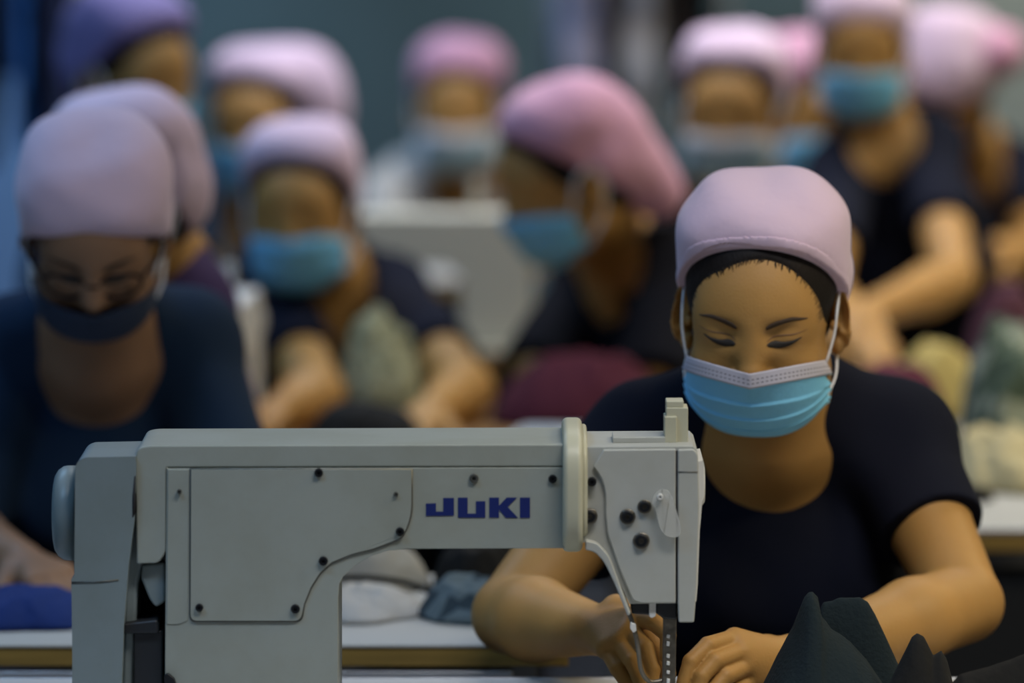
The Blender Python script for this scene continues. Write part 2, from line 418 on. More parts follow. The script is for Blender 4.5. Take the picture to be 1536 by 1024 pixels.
def person(label, head, yaw, pitch, roll, J, group=None, h=.006, shirt=M_NAVY, cap=M_CAP, mask=M_MASKB, tail=None, tailmat=None,
           hands='auto', g=1.0, cap_g=1.0, fine=None, curl=.5, neck_cut=(.062, .12, .10), sleeve=.62, mask_scale=1.0, hips=True, hflip=(1, 1), glasses=False, skin=None, capw=1.0, edge=None, slope=1.16, hairz=None):
    if edge is None: edge = .031 if fine is not None else .024
    if hairz is None: hairz = 0.0 if fine is not None else .016
    Hc = Vector(head); R = Euler((0, 0, math.radians(yaw))).to_matrix() @ Euler((math.radians(pitch), 0, 0)).to_matrix() @ Euler((0, math.radians(roll), 0)).to_matrix()
    hero = fine is not None
    root = empty('person', (J['HI'][0], J['HI'][1], 0), label, 'person', group)
    pts = [Vector(J[q]) for q in ('SL', 'SR', 'EL', 'ER', 'WL', 'WR', 'HI')] + [Hc + Vector((s * .16 * g, t * .16 * g, .16 * g)) for s in (-1, 1) for t in (-1, 1)]
    lo = [min(p[i] for p in pts) - .14 for i in range(3)]; hi = [max(p[i] for p in pts) + .14 for i in range(3)]
    hi[2] -= .10
    ski = skin or M_SKIN
    # --- skin
    if hero: v = Vol(*[axis(lo[i], hi[i], h, fine[i], .0015) for i in range(3)])
    else: v = Vol(*[axis(lo[i], hi[i], h) for i in range(3)])
    cr, back, up = torso(v, J, 0.0, g=g)
    L = add_head(v, Hc, R, g)
    v.cone(L(0, .018, -.055), J['NB'], .051 * g, .055 * g, .02)
    v.cone(J['NB'], Vector(J['NB']) - Vector(up) * .05, .058 * g, .07 * g, .04)
    for s, (S, E_, W) in enumerate((('SL', 'EL', 'WL'), ('SR', 'ER', 'WR'))):
        S, E_, W = Vector(J[S]), Vector(J[E_]), Vector(J[W])
        mid = S.lerp(E_, .45)
        v.cone(S, mid, .049 * g, .046 * g, .02); v.cone(mid, E_, .046 * g, .0395 * g, .01)
        f1 = E_.lerp(W, .3)
        v.cone(E_, f1, .041 * g, .0425 * g, .004); v.cone(f1, W, .0425 * g, .0255 * g, .012)
        if hands == 'auto':
            d = (W - E_).normalized(); d = (d + Vector((0, 0, -.04))).normalized()
            ch, th = hand_chains(W, d, Vector((0, -.2, 1)), (1 if s == 0 else -1) * hflip[s], curl, g)
            add_hand(v, W, ch, th, g)
        else:
            ch, th = hands[s]; add_hand(v, W, ch, th, g * 1.0, .0025)
    body = v.mesh('body', ski, root, smooth=1)
    bvh = BVHTree.FromPolygons([Vector(p) for p in v.V], [list(map(int, q)) for q in v.Q]) if (hero or glasses) else None
    del v
    Rm = R
    def LV(x, y, z): return Hc + Rm @ (Vector((x, y, z)) * g)
    # --- shirt
    hs = max(h, .004) if not hero else .0035
    pts2 = [Vector(J[q]) for q in ('SL', 'SR', 'HI', 'NB')] + [Vector(J['SL']).lerp(Vector(J['EL']), sleeve), Vector(J['SR']).lerp(Vector(J['ER']), sleeve)]
    lo2 = [min(p[i] for p in pts2) - .16 for i in range(3)]; hi2 = [max(p[i] for p in pts2) + .12 for i in range(3)]
    v = Vol(*[axis(lo2[i], hi2[i], hs) for i in range(3)])
    torso(v, J, .008, g=g)
    for S, E_ in (('SL', 'EL'), ('SR', 'ER')):
        S, E_ = Vector(J[S]), Vector(J[E_]); c = S.lerp(E_, sleeve)
        v.cone(S, c + (E_ - S) * .12, .060 * g, .0575 * g, .025, cut=sleeve / (sleeve + .12))
    # folds
    rs = np.random.RandomState(int(abs(Hc.x) * 1000) % 997)
    for _ in range(1):
        ph = rs.rand(6) * 6
        def fold(X, Y, Z):
            return (.0020 * np.sin(X * 38 + Z * 22 + ph[0] + 2 * np.sin(Z * 11 + ph[1])) * np.sin(Z * 17 - Y * 15 + ph[2]) + .0012 * np.sin(Z * 60 + X * 45 + ph[3]) * np.sin(X * 21 + ph[4])).astype(np.float32)
        v.apply([(a[0] + a[-1]) / 2 for a in v.ax], [(a[-1] - a[0]) / 2 for a in v.ax], fold, 0, 'disp')
    nc = Vector(J.get('NC', Vector(J['NB']) - Vector(back) * .06))
    v.ell(nc, neck_cut, None, .004, 'sub', p=J.get('ncp', 2.0))
    v.cone(Vector(J['NB']) - Vector(up) * .005, L(0, .018, -.03), .062 * g, .062 * g, .004, 'sub')
    clip_z(v, HI_CUT)
    v.mesh('t_shirt', shirt, root, smooth=1)
    # --- legs
    if hips:
        HI = Vector(J['HI']); fw = -Vector(back); fw.z = 0; fw.normalize(); cx = Vector(cr)
        kn = [HI + fw * .40 + cx * s * .10 + Vector((0, 0, .0)) for s in (-1, 1)]
        an = [Vector((q.x, q.y, .10)) - fw * .03 for q in kn]
        q = kn + an + [HI]
        lo3 = [min(p[i] for p in q) - .2 for i in range(3)]; hi3 = [max(p[i] for p in q) + .2 for i in range(3)]
        v = Vol(*[axis(lo3[i], hi3[i], .011) for i in range(3)])
        v.ell(HI - Vector((0, 0, .02)), (.165, .135, .10), None, .02)
        for s in (0, 1):
            hs_ = HI + cx * (-.08, .08)[s] - Vector((0, 0, .02))
            v.cone(hs_, kn[s], .082, .062, .03); v.cone(kn[s], an[s], .062, .050, .02)
        v.mesh('trousers', M_TROU, root)
        for s in (0, 1):
            a = an[s]
            v = Vol(axis(a.x - .3, a.x + .3, .01), axis(a.y - .3, a.y + .3, .01), axis(-.02, .2, .01))
            Rf = Matrix((cx, -fw, Vector((0, 0, 1)))).transposed()
            v.cone(a, a - Vector((0, 0, .05)), .04, .045, .02); v.ell(a + fw * .05 - Vector((0, 0, .06)), (.045, .125, .042), Rf, .02, plane=((0, 0, -1), .04))
            v.mesh('shoe', M_SHOE, root)
    # --- hair
    hh = max(.0035, h * .7) if not hero else .0018
    b = .15 * g
    v = Vol(*[axis(Hc[i] - b, Hc[i] + b, hh) for i in range(3)])
    v.ell(LV(0, .010, .034), [q * g for q in (.0785, .0955, .0915)], Rm, 0)
    v.ell(LV(0, .040, -.015), [q * g for q in (.070, .062, .06)], Rm, .02 * g)
    v.ell(LV(.007, -.095, -.040 - hairz), [q * g for q in (.0685, .110, .104)], Rm, .003, 'sub', p=2.0)
    v.ell(LV(.006, -.09, .030 - hairz), [q * g for q in (.047, .11, .056)], Rm, .012, 'sub')
    v.ell(LV(0, -.02, -.09), [q * g for q in (.09, .055, .060)], Rm, .01, 'sub')
    for s in (-1, 1): v.ell(LV(s * .085, .004, -.012), [q * g for q in (.022, .020, .034)], Rm, .004, 'sub')
    v.mesh('hair', M_HAIR, root)
    hbv = BVHTree.FromPolygons([Vector(p) for p in v.V], [list(map(int, q)) for q in v.Q]) if hero else None
    # --- cap
    hc = hh * 1.3; b = .17 * g
    ext = [list(x) for x in zip([Hc[i] - b for i in range(3)], [Hc[i] + b for i in range(3)])]
    if tail:
        for c, r in tail:
            q = LV(*c)
            for i in range(3): ext[i][0] = min(ext[i][0], q[i] - max(r) * g - .02); ext[i][1] = max(ext[i][1], q[i] + max(r) * g + .02)
    v = Vol(*[axis(ext[i][0], ext[i][1], hc) for i in range(3)])
    sl = slope
    pl = ((0, -sl, -1), -(edge - .035) + sl * 0 - sl * -.0 )   # keeps z > edge + sl * (-y) in cap space
    Cc = LV(0, .014, .036)
    rad = [q * cap_g for q in (.0865 * capw, .106, .103)]
    def plane_at(o): return ((0, -sl, -1), -(edge + o - .036) + sl * .014)
    v.ell(Cc, [q * g for q in rad], Rm, 0, p=2.8)
    v.ell(LV(.040, .020, .080), [q * g for q in (.045, .056, .047)], Rm, .025)
    v.ell(LV(-.038, .016, .082), [q * g for q in (.044, .056, .046)], Rm, .025)
    v.ell(LV(.078, .038, .028), [q * g for q in (.012, .028, .044)], Rm, .002)
    ph = 1.3 + Hc.x * 7
    Ri = np.array(Rm.transposed()); Hn = np.array(Hc)
    def wr(X, Y, Z):
        x = X - Hn[0]; y = Y - Hn[1]; z = Z - Hn[2]
        return (.0016 * np.sin(60 * x + 25 * z + ph + 1.5 * np.sin(30 * z + ph)) * np.sin(34 * z - 20 * y + ph) + .0007 * np.sin(95 * z + 30 * x * np.sin(9 * x + ph) + ph)).astype(np.float32)
    v.apply(list(Hc), [.3] * 3, wr, 0, 'disp')
    # cut by the tilted edge plane
    n_l = Vector((0, -sl, -1)); nL = n_l.length; n_w = np.array(Rm @ n_l) / nL; p_w = np.array(LV(0, 0, edge / g * 1.0))
    def cutf(X, Y, Z): return ((X - p_w[0]) * n_w[0] + (Y - p_w[1]) * n_w[1] + (Z - p_w[2]) * n_w[2]).astype(np.float32)
    sl_all = (slice(None),) * 3
    X = v.ax[0][:, None, None]; Y = v.ax[1][None, :, None]; Z = v.ax[2][None, None, :]
    fwd = np.array(Rm @ Vector((0, -1, 0)))
    def shrink(X, Y, Z, c_):
        f = (X - Hn[0]) * fwd[0] + (Y - Hn[1]) * fwd[1] + (Z - Hn[2]) * fwd[2]
        return (.0125 * g * np.clip(f / (.050 * g), 0, 1) * np.exp(-np.clip(-c_, 0, 1) / .018)).astype(np.float32)
    c_ = cutf(X, Y, Z); v.F += shrink(X, Y, Z, c_); v.F = np.maximum(v.F, c_)
    if tail and not tailmat:
        for c, r in tail: v.ell(LV(*c), [q * g for q in r], Rm, .03 * g)
    capo = v.mesh('cap', cap, root)
    if tail and tailmat:
        v.F[:] = .05
        for c, r in tail: v.ell(LV(*c), [q * g for q in r], Rm, .03 * g)
        v.mesh('cap_tail', tailmat, root)
    if hero:
        v = Vol(*[axis(Hc[i] - b, Hc[i] + b, .0018) for i in range(3)])
        v.ell(Cc, [q * g + .0012 for q in rad], Rm, 0, p=2.8)
        v.apply(list(Hc), [.3] * 3, wr, 0, 'disp')
        X = v.ax[0][:, None, None]; Y = v.ax[1][None, :, None]; Z = v.ax[2][None, None, :]
        c_ = cutf(X, Y, Z); v.F += shrink(X, Y, Z, c_); v.F = np.maximum(v.F, np.maximum(c_ - .0005, -c_ - .0085))
        v.ell(Cc, [q * g - .014 for q in rad], Rm, 0, 'sub', p=2.8)
        v.mesh('cap_band', cap, capo)
    # --- mask
    prof = [(0, -.018, .1105, .0735), (.2, -.036, .1155, .0745), (.45, -.060, .109, .0735), (.7, -.083, .102, .0725), (.9, -.098, .088, .0715), (1, -.106, .074, .071)]
    ms = mask_scale
    def pr(t, i):
        for a, b_ in zip(prof, prof[1:]):
            if t <= b_[0]: return a[i] + (b_[i] - a[i]) * (t - a[0]) / (b_[0] - a[0])
        return prof[-1][i]
    def mp(u, t, o=0.0):
        th = u * math.radians(86); s = math.sin(th); c = max(math.cos(th), 0)
        zc = pr(t, 1); yc = pr(t, 2); a = pr(t, 3)
        dz = -.020 + .043 * t
        pleat = 0.0
        for q in (.38, .56, .74): pleat += .0022 * max(0, 1 - (t - q) / .12) if t >= q else 0
        jag = .0065 * (abs(u) ** 8) * (((t * 5.2) % 1) - .3)
        z = zc + dz * abs(s) ** (1.15 + 1.9 * t) - .004 * abs(u) ** 10 * t
        yc = yc + .006 * math.exp(-abs(s) / .16) * max(0, 1 - t / .35)
        y = .020 + (yc - .020) * (c ** .72) * (1 - .10 * (1 - c) * (1 - t)) + pleat + o
        vz = (-.063 - .0775 * t + .0165 * abs(s) + y * .438) / .899
        wv = min(1, max(0, (.55 - t) / .35)); wv = wv * wv * (3 - 2 * wv)
        z = z * (1 - wv) + vz * wv
        return LV(s * (a + pleat * .4 + o + jag) * ms - (.003 if s > 0 else 0) * abs(s), -y, z)
    if mask is not None:
        nu, nv = (64, 60) if hero else (24, 16)
        t0 = .185
        rows = [[mp(-1 + 2 * i / nu, t0 + (1 - t0) * j / nv) for i in range(nu + 1)] for j in range(nv + 1)]
        mo = grid_mesh('face_mask', rows, mask, root)
        if mask in (M_MASKB, M_MASKL):
            rows = [[mp(-1 + 2 * i / nu, .20 * j / 8, .0006) for i in range(nu + 1)] for j in range(9)]
            grid_mesh('nose_band', rows, M_BAND if hero else M_LOOP if mask == M_MASKL else mask, mo, uv=True)
        for s in (-1, 1):
            bm = bmesh.new()
            A = mp(s * .97, .03, .001); B = mp(s * .97, .98 if not hero else .80, .001)
            e1 = LV(s * .082, -.012, .012); e2 = LV(s * .084, .012, .020); e3 = LV(s * .086, .022, -.012); e4 = LV(s * .082, .004, -.050)
            if hero: e1 = LV(s * .0795, -.016, .012); e2 = LV(s * .080, .012, .022); e3 = LV(s * .080, .026, -.012); e4 = LV(s * .0775, .006, -.046)
            tube(bm, spline([A, A.lerp(e1, .55) + (Rm @ Vector((s * .002, 0, 0))), e1, e2, e3, e4, B.lerp(e4, .5) + (Rm @ Vector((s * .004, 0, 0))), B], 6), .0013 if hero else .0022, n=8)
            build('ear_loop', bm, M_LOOP, mo)
    # --- brows and lashes
    def onface(x, z, o=.0006):
        if bvh is not None:
            a = LV(x, -.25, z); hit = bvh.ray_cast(a, Rm @ Vector((0, 1, 0)))
            if hit[0] is not None: return hit[0] - (Rm @ Vector((0, 1, 0))) * o * g
        return LV(x, -(.083 - 8 * x * x) - o, z)
    def ribbon(name, path, wid, m, sgn, o=.0005, rows=5):
        pp = spline([Vector((x, 0, z)) for x, z in path], 6); n_ = len(pp); R_ = []
        for r in range(rows):
            k = r / (rows - 1) - .5; row = []
            for i, q_ in enumerate(pp):
                t = i / (n_ - 1)
                ww = np.interp(t, [0, .12, .35, .7, 1], wid)
                row.append(onface(sgn * q_.x, q_.z + k * ww, o + .0012 * (1 - 4 * k * k) * min(1, ww / .004)))
            R_.append(row)
        return grid_mesh(name, R_, m, root, thick=.0004)
    for s in (-1, 1):
        ribbon('eyebrow', [(.0150, .0270), (.022, .0300), (.031, .0330), (.042, .0345), (.055, .0310)], [.0035, .0062, .0066, .0045, .0008], M_BROW, s)
        ribbon('eyelashes', [(.0160, .0095), (.022, .0092), (.031, .0082), (.040, .0098), (.050, .0135)], [.0012, .0048, .0074, .0052, .0006], M_LASH, s)
        if hero: ribbon('eyelid_crease', [(.0155, .0125), (.023, .0165), (.032, .0180), (.043, .0182), (.055, .0195)], [.0003, .0010, .0011, .0011, .0003], M_CREASE, s, .0001)
    if hero:
        rs = np.random.RandomState(3); bm = bmesh.new()
        for i in range(150):
            ang = (-1 + 2 * i / 149 + rs.uniform(-.02, .02)) * 1.45; dx, dz = math.sin(ang), math.cos(ang); rad_ = None
            for st in range(30, 110):
                r_ = st * .001; a = LV(.006 + dx * r_, -.25, .010 + dz * r_); d_ = Rm @ Vector((0, 1, 0))
                h1 = hbv.ray_cast(a, d_); h2 = bvh.ray_cast(a, d_)
                if h1[0] is not None and (h2[0] is None or h1[3] < h2[3]): rad_ = r_; break
            if rad_ is None: continue
            L0 = rs.uniform(.001, .006); sw = (-.006 if dx < .15 else .005) * rs.rand()
            q0, q1, q2 = [(.006 + dx * (rad_ + o_) + sw * k_, .010 + dz * (rad_ + o_)) for o_, k_ in ((.0015, 0), (-L0 * .5, .5), (-L0, 1))]
            tube(bm, [onface(*q0, .0006), onface(*q1, .0003), onface(*q2, .0001)], [.0007, .0005, .0001], n=4)
        tag(build('stray_hair', bm, M_HAIR, root), kind='stuff')
    if glasses:
        bm = bmesh.new()
        for s in (-1, 1):
            loop = [LV(s * (.033 + .026 * math.cos(a)), -.098 + .010 * abs(math.cos(a)) * (1 if math.cos(a) > 0 else 0), .003 + .018 * math.sin(a)) for a in [i * math.pi / 10 for i in range(21)]]
            tube(bm, loop, .0022, n=8)
            tube(bm, [LV(s * .058, -.088, .008), LV(s * .078, -.05, .008), LV(s * .083, .0, .004)], .002, n=8)
        tube(bm, [LV(-.008, -.100, .006), LV(0, -.103, .008), LV(.008, -.100, .006)], .002, n=8)
        build('glasses', bm, M_BLACK, root)
    return root, LV, bvh
HI_CUT = .50
# ------------------------------------------------------------ room
def struct(name, c, s, m):
    bm = bmesh.new(); bx(bm, Vector(c), s); o = build(name, bm, m, smooth=False); o['kind'] = 'structure'; return o
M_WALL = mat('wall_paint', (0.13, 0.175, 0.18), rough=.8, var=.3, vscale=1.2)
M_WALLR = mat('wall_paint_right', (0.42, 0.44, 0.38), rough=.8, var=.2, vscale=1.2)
M_FLOOR = mat('floor_concrete', (0.035, 0.035, 0.04), rough=.9, spec=.1, var=.2, vscale=3)
M_CEIL = mat('ceiling_board', (0.45, 0.45, 0.45), rough=.9)
struct('floor', (0, 6.5, -.05), (8, 13, .1), M_FLOOR)
struct('ceiling', (0, 6.5, 3.25), (8, 13, .1), M_CEIL)
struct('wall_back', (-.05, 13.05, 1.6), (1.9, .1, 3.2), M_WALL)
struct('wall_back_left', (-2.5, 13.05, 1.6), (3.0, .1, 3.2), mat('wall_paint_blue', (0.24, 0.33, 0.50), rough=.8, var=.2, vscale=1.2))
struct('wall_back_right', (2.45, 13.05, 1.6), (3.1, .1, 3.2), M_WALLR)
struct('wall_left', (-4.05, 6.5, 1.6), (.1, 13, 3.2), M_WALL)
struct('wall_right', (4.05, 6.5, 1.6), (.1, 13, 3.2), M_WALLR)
M_METAL = mat('metal_grey', (0.35, 0.36, 0.37), rough=.35, metal=.8)
M_TOP = mat('laminate', (0.46, 0.47, 0.49), rough=.45, bump=.03, bscale=30)
M_TOPL = mat('laminate_far', (0.42, 0.42, 0.40), rough=.5)
M_WOOD = mat('ply_edge', (0.30, 0.19, 0.045), rough=.55, var=.25, vscale=6, stretch=(1, 1, 18))
M_WOOD2 = mat('wood_brown', (0.26, 0.13, 0.035), rough=.55, var=.25, vscale=6)
M_RIM = mat('aluminium_rim', (0.6, 0.62, 0.66), rough=.3, metal=.7)
M_DARK = mat('dark_steel', (0.02, 0.022, 0.026), rough=.45, metal=.3)

def ceiling_lamp(i, x, y):
    t = empty('ceiling_lamp', (x, y, 3.2), 'long white ceiling lamp, %s of its row of three, %s' % (('left', 'middle', 'right')[i % 3], ('above the front table', 'above the middle tables', 'above the back row', 'added to brighten the back wall')[i // 3]), 'lamp', 'ceiling lamps')
    b = bmesh.new(); bx(b, Vector((x, y, 3.13)), (1.4, .4, .06)); build('housing', b, M_CEIL, t, bevel=.005)
    b = bmesh.new()
    build_none = b.free()
    for dx in (-.5, .5):
        b = bmesh.new(); cyl(b, (x + dx, y, 3.15), (x + dx, y, 3.2), .006); build('bracket', b, M_METAL, t)
for i, (x, y, pw, c) in enumerate(LAMPS): ceiling_lamp(i, x, y)

def table(x0, x1, y0, y1, label, topm, edgem, z=.75, th=.024, rim=None, legs=True, panel=False):
    t = empty('sewing_table', ((x0 + x1) / 2, (y0 + y1) / 2, 0), label, 'table')
    b = bmesh.new(); bx(b, Vector(((x0 + x1) / 2, (y0 + y1) / 2, z - .0015)), (x1 - x0, y1 - y0, .003)); build('table_top', b, topm, t, bevel=.001)
    b = bmesh.new(); bx(b, Vector(((x0 + x1) / 2, (y0 + y1) / 2, z - .003 - th / 2)), (x1 - x0 - .004, y1 - y0 - .004, th)); build('edge_board', b, edgem, t, bevel=.002)
    if rim:
        b = bmesh.new(); bx(b, Vector(((x0 + x1) / 2, rim, z - .0015)), (x1 - x0, .004, .006)); build('metal_rim', b, M_RIM, t, bevel=.001)
    if legs:
        for sx in (x0 + .06, x1 - .06):
            b = bmesh.new()
            zl = z - .003 - th
            bx(b, Vector((sx, (y0 + y1) / 2, zl / 2 + .02)), (.05, .05, zl - .04)); bx(b, Vector((sx, (y0 + y1) / 2, .02)), (.06, (y1 - y0) * .9, .04)); bx(b, Vector((sx, (y0 + y1) / 2, zl - .02)), (.05, (y1 - y0) * .8, .04))
            build('leg', b, M_METAL, t, bevel=.003)
    if panel:
        b = bmesh.new(); bx(b, Vector(((x0 + x1) / 2, y0 + .05, .42)), (x1 - x0 - .1, .015, .55)); build('shade_panel', b, M_DARK, t, bevel=.002)  # added dark sheet standing in for the shade under the table
    return t
def Yt(py, z=.75): return P(768, py, 5).y * 0 + (CAM.z - z) / ((CAM.z - P(768, py, 1).z))
table(-.62, 1.05, 4.42, Yt(1017), 'grey-white table in front carrying the large sewing machine', M_TOP, M_WOOD, rim=Yt(1017) - .002)
x_l = P(0, 900, 5.4).x - .7
t2 = table(x_l, P(855, 968, 5.26).x, Yt(967), Yt(862), 'pale table with a yellow plywood edge behind the large sewing machine', M_TOPL, M_WOOD, th=.021)
b = bmesh.new(); bx(b, Vector(((x_l + P(855, 968, 5.26).x) / 2, Yt(967) + .012, .715)), (1.2, .02, .012)); build('metal_rail', b, M_RIM, t2, bevel=.002)
table(P(292, 640, 6.8).x, P(1010, 640, 6.8).x, Yt(700), Yt(611), 'wooden table covered with papers under the maroon cloth', M_WOOD2, M_WOOD2)
table(P(1250, 640, 6.5).x, P(1750, 640, 6.5).x, Yt(795), Yt(560), 'pale table heaped with cloth at the right edge behind the smiling worker', M_TOPL, M_WOOD, rim=Yt(795) + .002, panel=True)
table(P(430, 520, 7.7).x, P(1050, 520, 7.7).x, Yt(536), Yt(496), 'brown wooden table under the cream sewing machine', M_WOOD2, M_WOOD2)
table(P(515, 380, 9).x, P(800, 380, 9).x, Yt(420), Yt(385), 'white table in front of the farthest worker', M_TOPL, M_WOOD, panel=True)

# ------------------------------------------------------------ big sewing machine
YM = 4.72
def paint(name, base, grime=.5):
    m = mat(name, base, rough=.42, bump=.03, bscale=45)
    nt = m.node_tree; b = nt.nodes['Principled BSDF']
    tc = nt.nodes.new('ShaderNodeTexCoord')
    n1 = nt.nodes.new('ShaderNodeTexNoise'); n1.inputs['Scale'].default_value = 9; n1.inputs['Detail'].default_value = 6; n1.inputs['Roughness'].default_value = .65
    nt.links.new(tc.outputs['Object'], n1.inputs[0])
    cr = nt.nodes.new('ShaderNodeValToRGB'); cr.color_ramp.elements[0].position = .32; cr.color_ramp.elements[1].position = .62
    cr.color_ramp.elements[0].color = (*[c * (1 - .22 * grime) for c in (base[0], base[1] * .98, base[2] * .93)], 1); cr.color_ramp.elements[1].color = (*base, 1)
    nt.links.new(n1.outputs[0], cr.inputs[0]); nt.links.new(cr.outputs[0], b.inputs['Base Color'])
    return m
M_MACH = paint('machine_paint', (0.31, 0.33, 0.295))
M_MACH_LIT = paint('machine_paint_lit', (0.40, 0.41, 0.385))  # machine paint lightened, brighter light at the right end put into the colour
M_CREAM = paint('cream_plastic', (0.46, 0.45, 0.34), .4)
M_SCREW = mat('screw_black', (0.012, 0.013, 0.016), rough=.4, metal=.4)
M_SCREWG = mat('screw_grey', (0.10, 0.10, 0.09), rough=.4, metal=.5)
M_SEAM = mat('seam_dark', (0.01, 0.01, 0.012), rough=.9)
M_LOGO = mat('logo_blue', (0.004, 0.014, 0.12), rough=.5)
M_OIL = mat('oil_window', (0.05, 0.22, 0.25), rough=.1, spec=.8)
M_STEEL = mat('worn_steel', (0.16, 0.145, 0.12), rough=.35, metal=.8, bump=.3, bscale=120, var=.4, vscale=40)
M_WHITEP = mat('white_plastic', (0.62, 0.62, 0.60), rough=.4)
M_CLEAR = mat('clear_guard', (0.62, 0.62, 0.58), rough=.25, alpha=.45)
M_MACH_DIM = paint('machine_paint_dim', (0.20, 0.24, 0.245))  # machine paint darkened and blued for the dim cool light at the left
mach = empty('sewing_machine', (P(380, 900, YM).x, YM + .06, .753), 'large pale grey industrial sewing machine with blue lettering on the front table', 'sewing machine')
def q(px, py, Y=YM): p = P(px, py, Y); return (p.x, p.z)
def rnd(pts, r=None, n=5):
    """polygon with rounded corners: pts (px, py, radius_px)"""
    out = []
    N_ = len(pts)
    for i in range(N_):
        p = Vector(pts[i][:2]); rad = pts[i][2] if len(pts[i]) > 2 else 0
        if rad <= 0: out.append(tuple(p)); continue
        a = Vector(pts[i - 1][:2]); b = Vector(pts[(i + 1) % N_][:2])
        u = (a - p).normalized(); w_ = (b - p).normalized()
        s = p + u * rad; e = p + w_ * rad
        for k in range(n + 1):
            t = k / n; out.append(tuple((s * (1 - t) + p * t) * (1 - t) + (p * (1 - t) + e * t) * t))
    return out
def slab(name, pts, y0, y1, m, parent=mach, bevel=.002, seg=3, Y=YM):
    bm = bmesh.new(); prism(bm, [q(x, y, Y) for x, y in rnd(pts)], y0, y1)
    return build(name, bm, m, parent, bevel=bevel, seg=seg, smooth=True)
zb = .7535
def pyz(z, Y=YM):  # pixel row of a height
    lo, hi = -500, 2500
    for _ in range(50):
        mid = (lo + hi) / 2
        if P(768, mid, Y).z > z: lo = mid
        else: hi = mid
    return lo
BOT = pyz(zb)
# core and casing
slab('frame', [(238, 690), (1000, 690), (1000, 812), (600, 816), (540, 832), (512, 868), (500, 915), (500, BOT), (262, BOT), (262, 850), (238, 840)], YM + .010, YM + .108, M_SEAM, bevel=0)
slab('casing', [(205, 846, 4), (203, 686, 0), (206, 672, 8), (222, 668, 8), (850, 666, 0), (850, 700), (251, 701.5), (249.5, 705, 0), (249, 828, 8), (238, 845, 8)], YM + .001, YM + .118, M_MACH, bevel=.007, seg=4)
body = slab('body', [(252, 702.5), (848, 701), (848, 822), (612, 823), (580, 826), (556, 834), (532, 849), (515, 864), (509, 876), (507, 900), (507, BOT), (247, BOT), (248, 930), (250, 700)], YM, YM + .116, M_MACH, bevel=.0025)
# cover plate
plate = slab('cover_plate', [(287, 704), (617, 704), (617, 778, 24), (602, 806, 8), (560, 822), (527, 830, 8), (498, 842), (480, 858), (466, 880), (456, 905), (451, 930, 10), (286, 930, 10)], YM - .0022, YM + .004, M_MACH, bevel=.0012)
slab('plate_shadow_gap', [(284.5, 702.5), (619, 702.5), (619.5, 780, 24), (603, 808.5, 8), (560, 824.5), (527, 832, 8), (499, 844.5), (482, 860), (468, 882), (458, 906), (453.5, 932.5, 10), (284, 932.5, 10)], YM - .0004, YM + .004, M_SCREWG, bevel=0)
slab('raised_strip', [(252, 704), (283, 704), (282, 930), (268, 936), (250, 936)], YM - .0008, YM + .002, M_MACH, bevel=.0006)
# screws
def screw(px, py, r, m=M_SCREW, Y=YM - .002, slot=True, parent=mach, name='screw', ring=False):
    c = P(px, py, Y); R_ = r / FPX * Y
    bm = bmesh.new(); lathe(bm, (c.x, Y + .004, c.z), (0, -1, 0), [(0, R_), (.0048, R_), (.0058, R_ * .85), (.0058, R_ * .45), (.0035, R_ * .40), (.0035, .0001)], n=24)
    o = build(name, bm, m, parent, smooth=False)
    if ring:
        bm = bmesh.new(); lathe(bm, (c.x, Y + .004, c.z), (0, -1, 0), [(0, R_ * 1.28), (.003, R_ * 1.28), (.0038, R_ * 1.15), (.0038, R_ * 1.02)], n=24)
        build('washer', bm, M_STEEL, o)
    return o
for px, py, r in [(478, 709, 6.5), (600, 797, 6.5), (485, 841, 7), (299, 911, 6), (443, 913, 7)]: screw(px, py, r, Y=YM - .0035)
for px, py, r in [(829, 718, 6.5)]: screw(px, py, r, Y=YM - .001)
screw(711, 717, 7, M_SCREWG, Y=YM - .001)
for px, py in ((594, 741), (269, 737)): screw(px, py, 3.5, M_SCREWG, Y=YM - .003)
# lettering
def letter(polys):
    bm = bmesh.new()
    for pl_ in polys: prism(bm, [q(x, y) for x, y in pl_], YM - .0006, YM + .001)
    return build('letter', bm, M_LOGO, mach, smooth=False)
letter([[(639, 755), (654, 754.5), (654, 767), (665, 767), (665, 746.5), (681, 746.5), (681, 773), (639, 773.5)]])
letter([[(687, 746), (701.5, 746), (701.5, 770), (714, 770), (714, 751.5), (728, 751.5), (728, 776), (687, 776)]])
letter([[(734, 746), (748.5, 746), (748.5, 758), (760, 746), (775.5, 746), (761.5, 760), (777, 776.3), (759, 776.3), (748.5, 764), (748.5, 776), (734, 776)]])
letter([[(780, 746), (795, 746), (795, 776.3), (780, 776.3)]])
# oil windows
for x0, x1, y0, y1 in ((494, 531, 660, 672), (732, 774, 655, 669)):
    a = P(x0, y1, YM + .055); b_ = P(x1, y1, YM + .055); c = (a + b_) / 2; hgt = (y1 - y0) / FPX * YM
    bm = bmesh.new(); lathe(bm, (c.x, YM + .055, c.z - .004), (0, 0, 1), [(0, (b_.x - a.x) / 2), (hgt * .6, (b_.x - a.x) / 2), (hgt * .8, (b_.x - a.x) / 2 * .93), (hgt * .84, .001)], n=32)
    o = build('oil_window', bm, M_OIL, mach, bevel=.0006)
    bm = bmesh.new(); lathe(bm, (c.x, YM + .055, c.z - .004), (0, 0, 1), [(0, (b_.x - a.x) / 2 * 1.06), (.0085, (b_.x - a.x) / 2 * 1.06), (.0085, (b_.x - a.x) / 2 * 1.0)], n=32)
    build('window_bezel', bm, M_WHITEP, o)
screw(475, 668, 3, M_WHITEP, Y=YM + .05, name='oil_nipple')
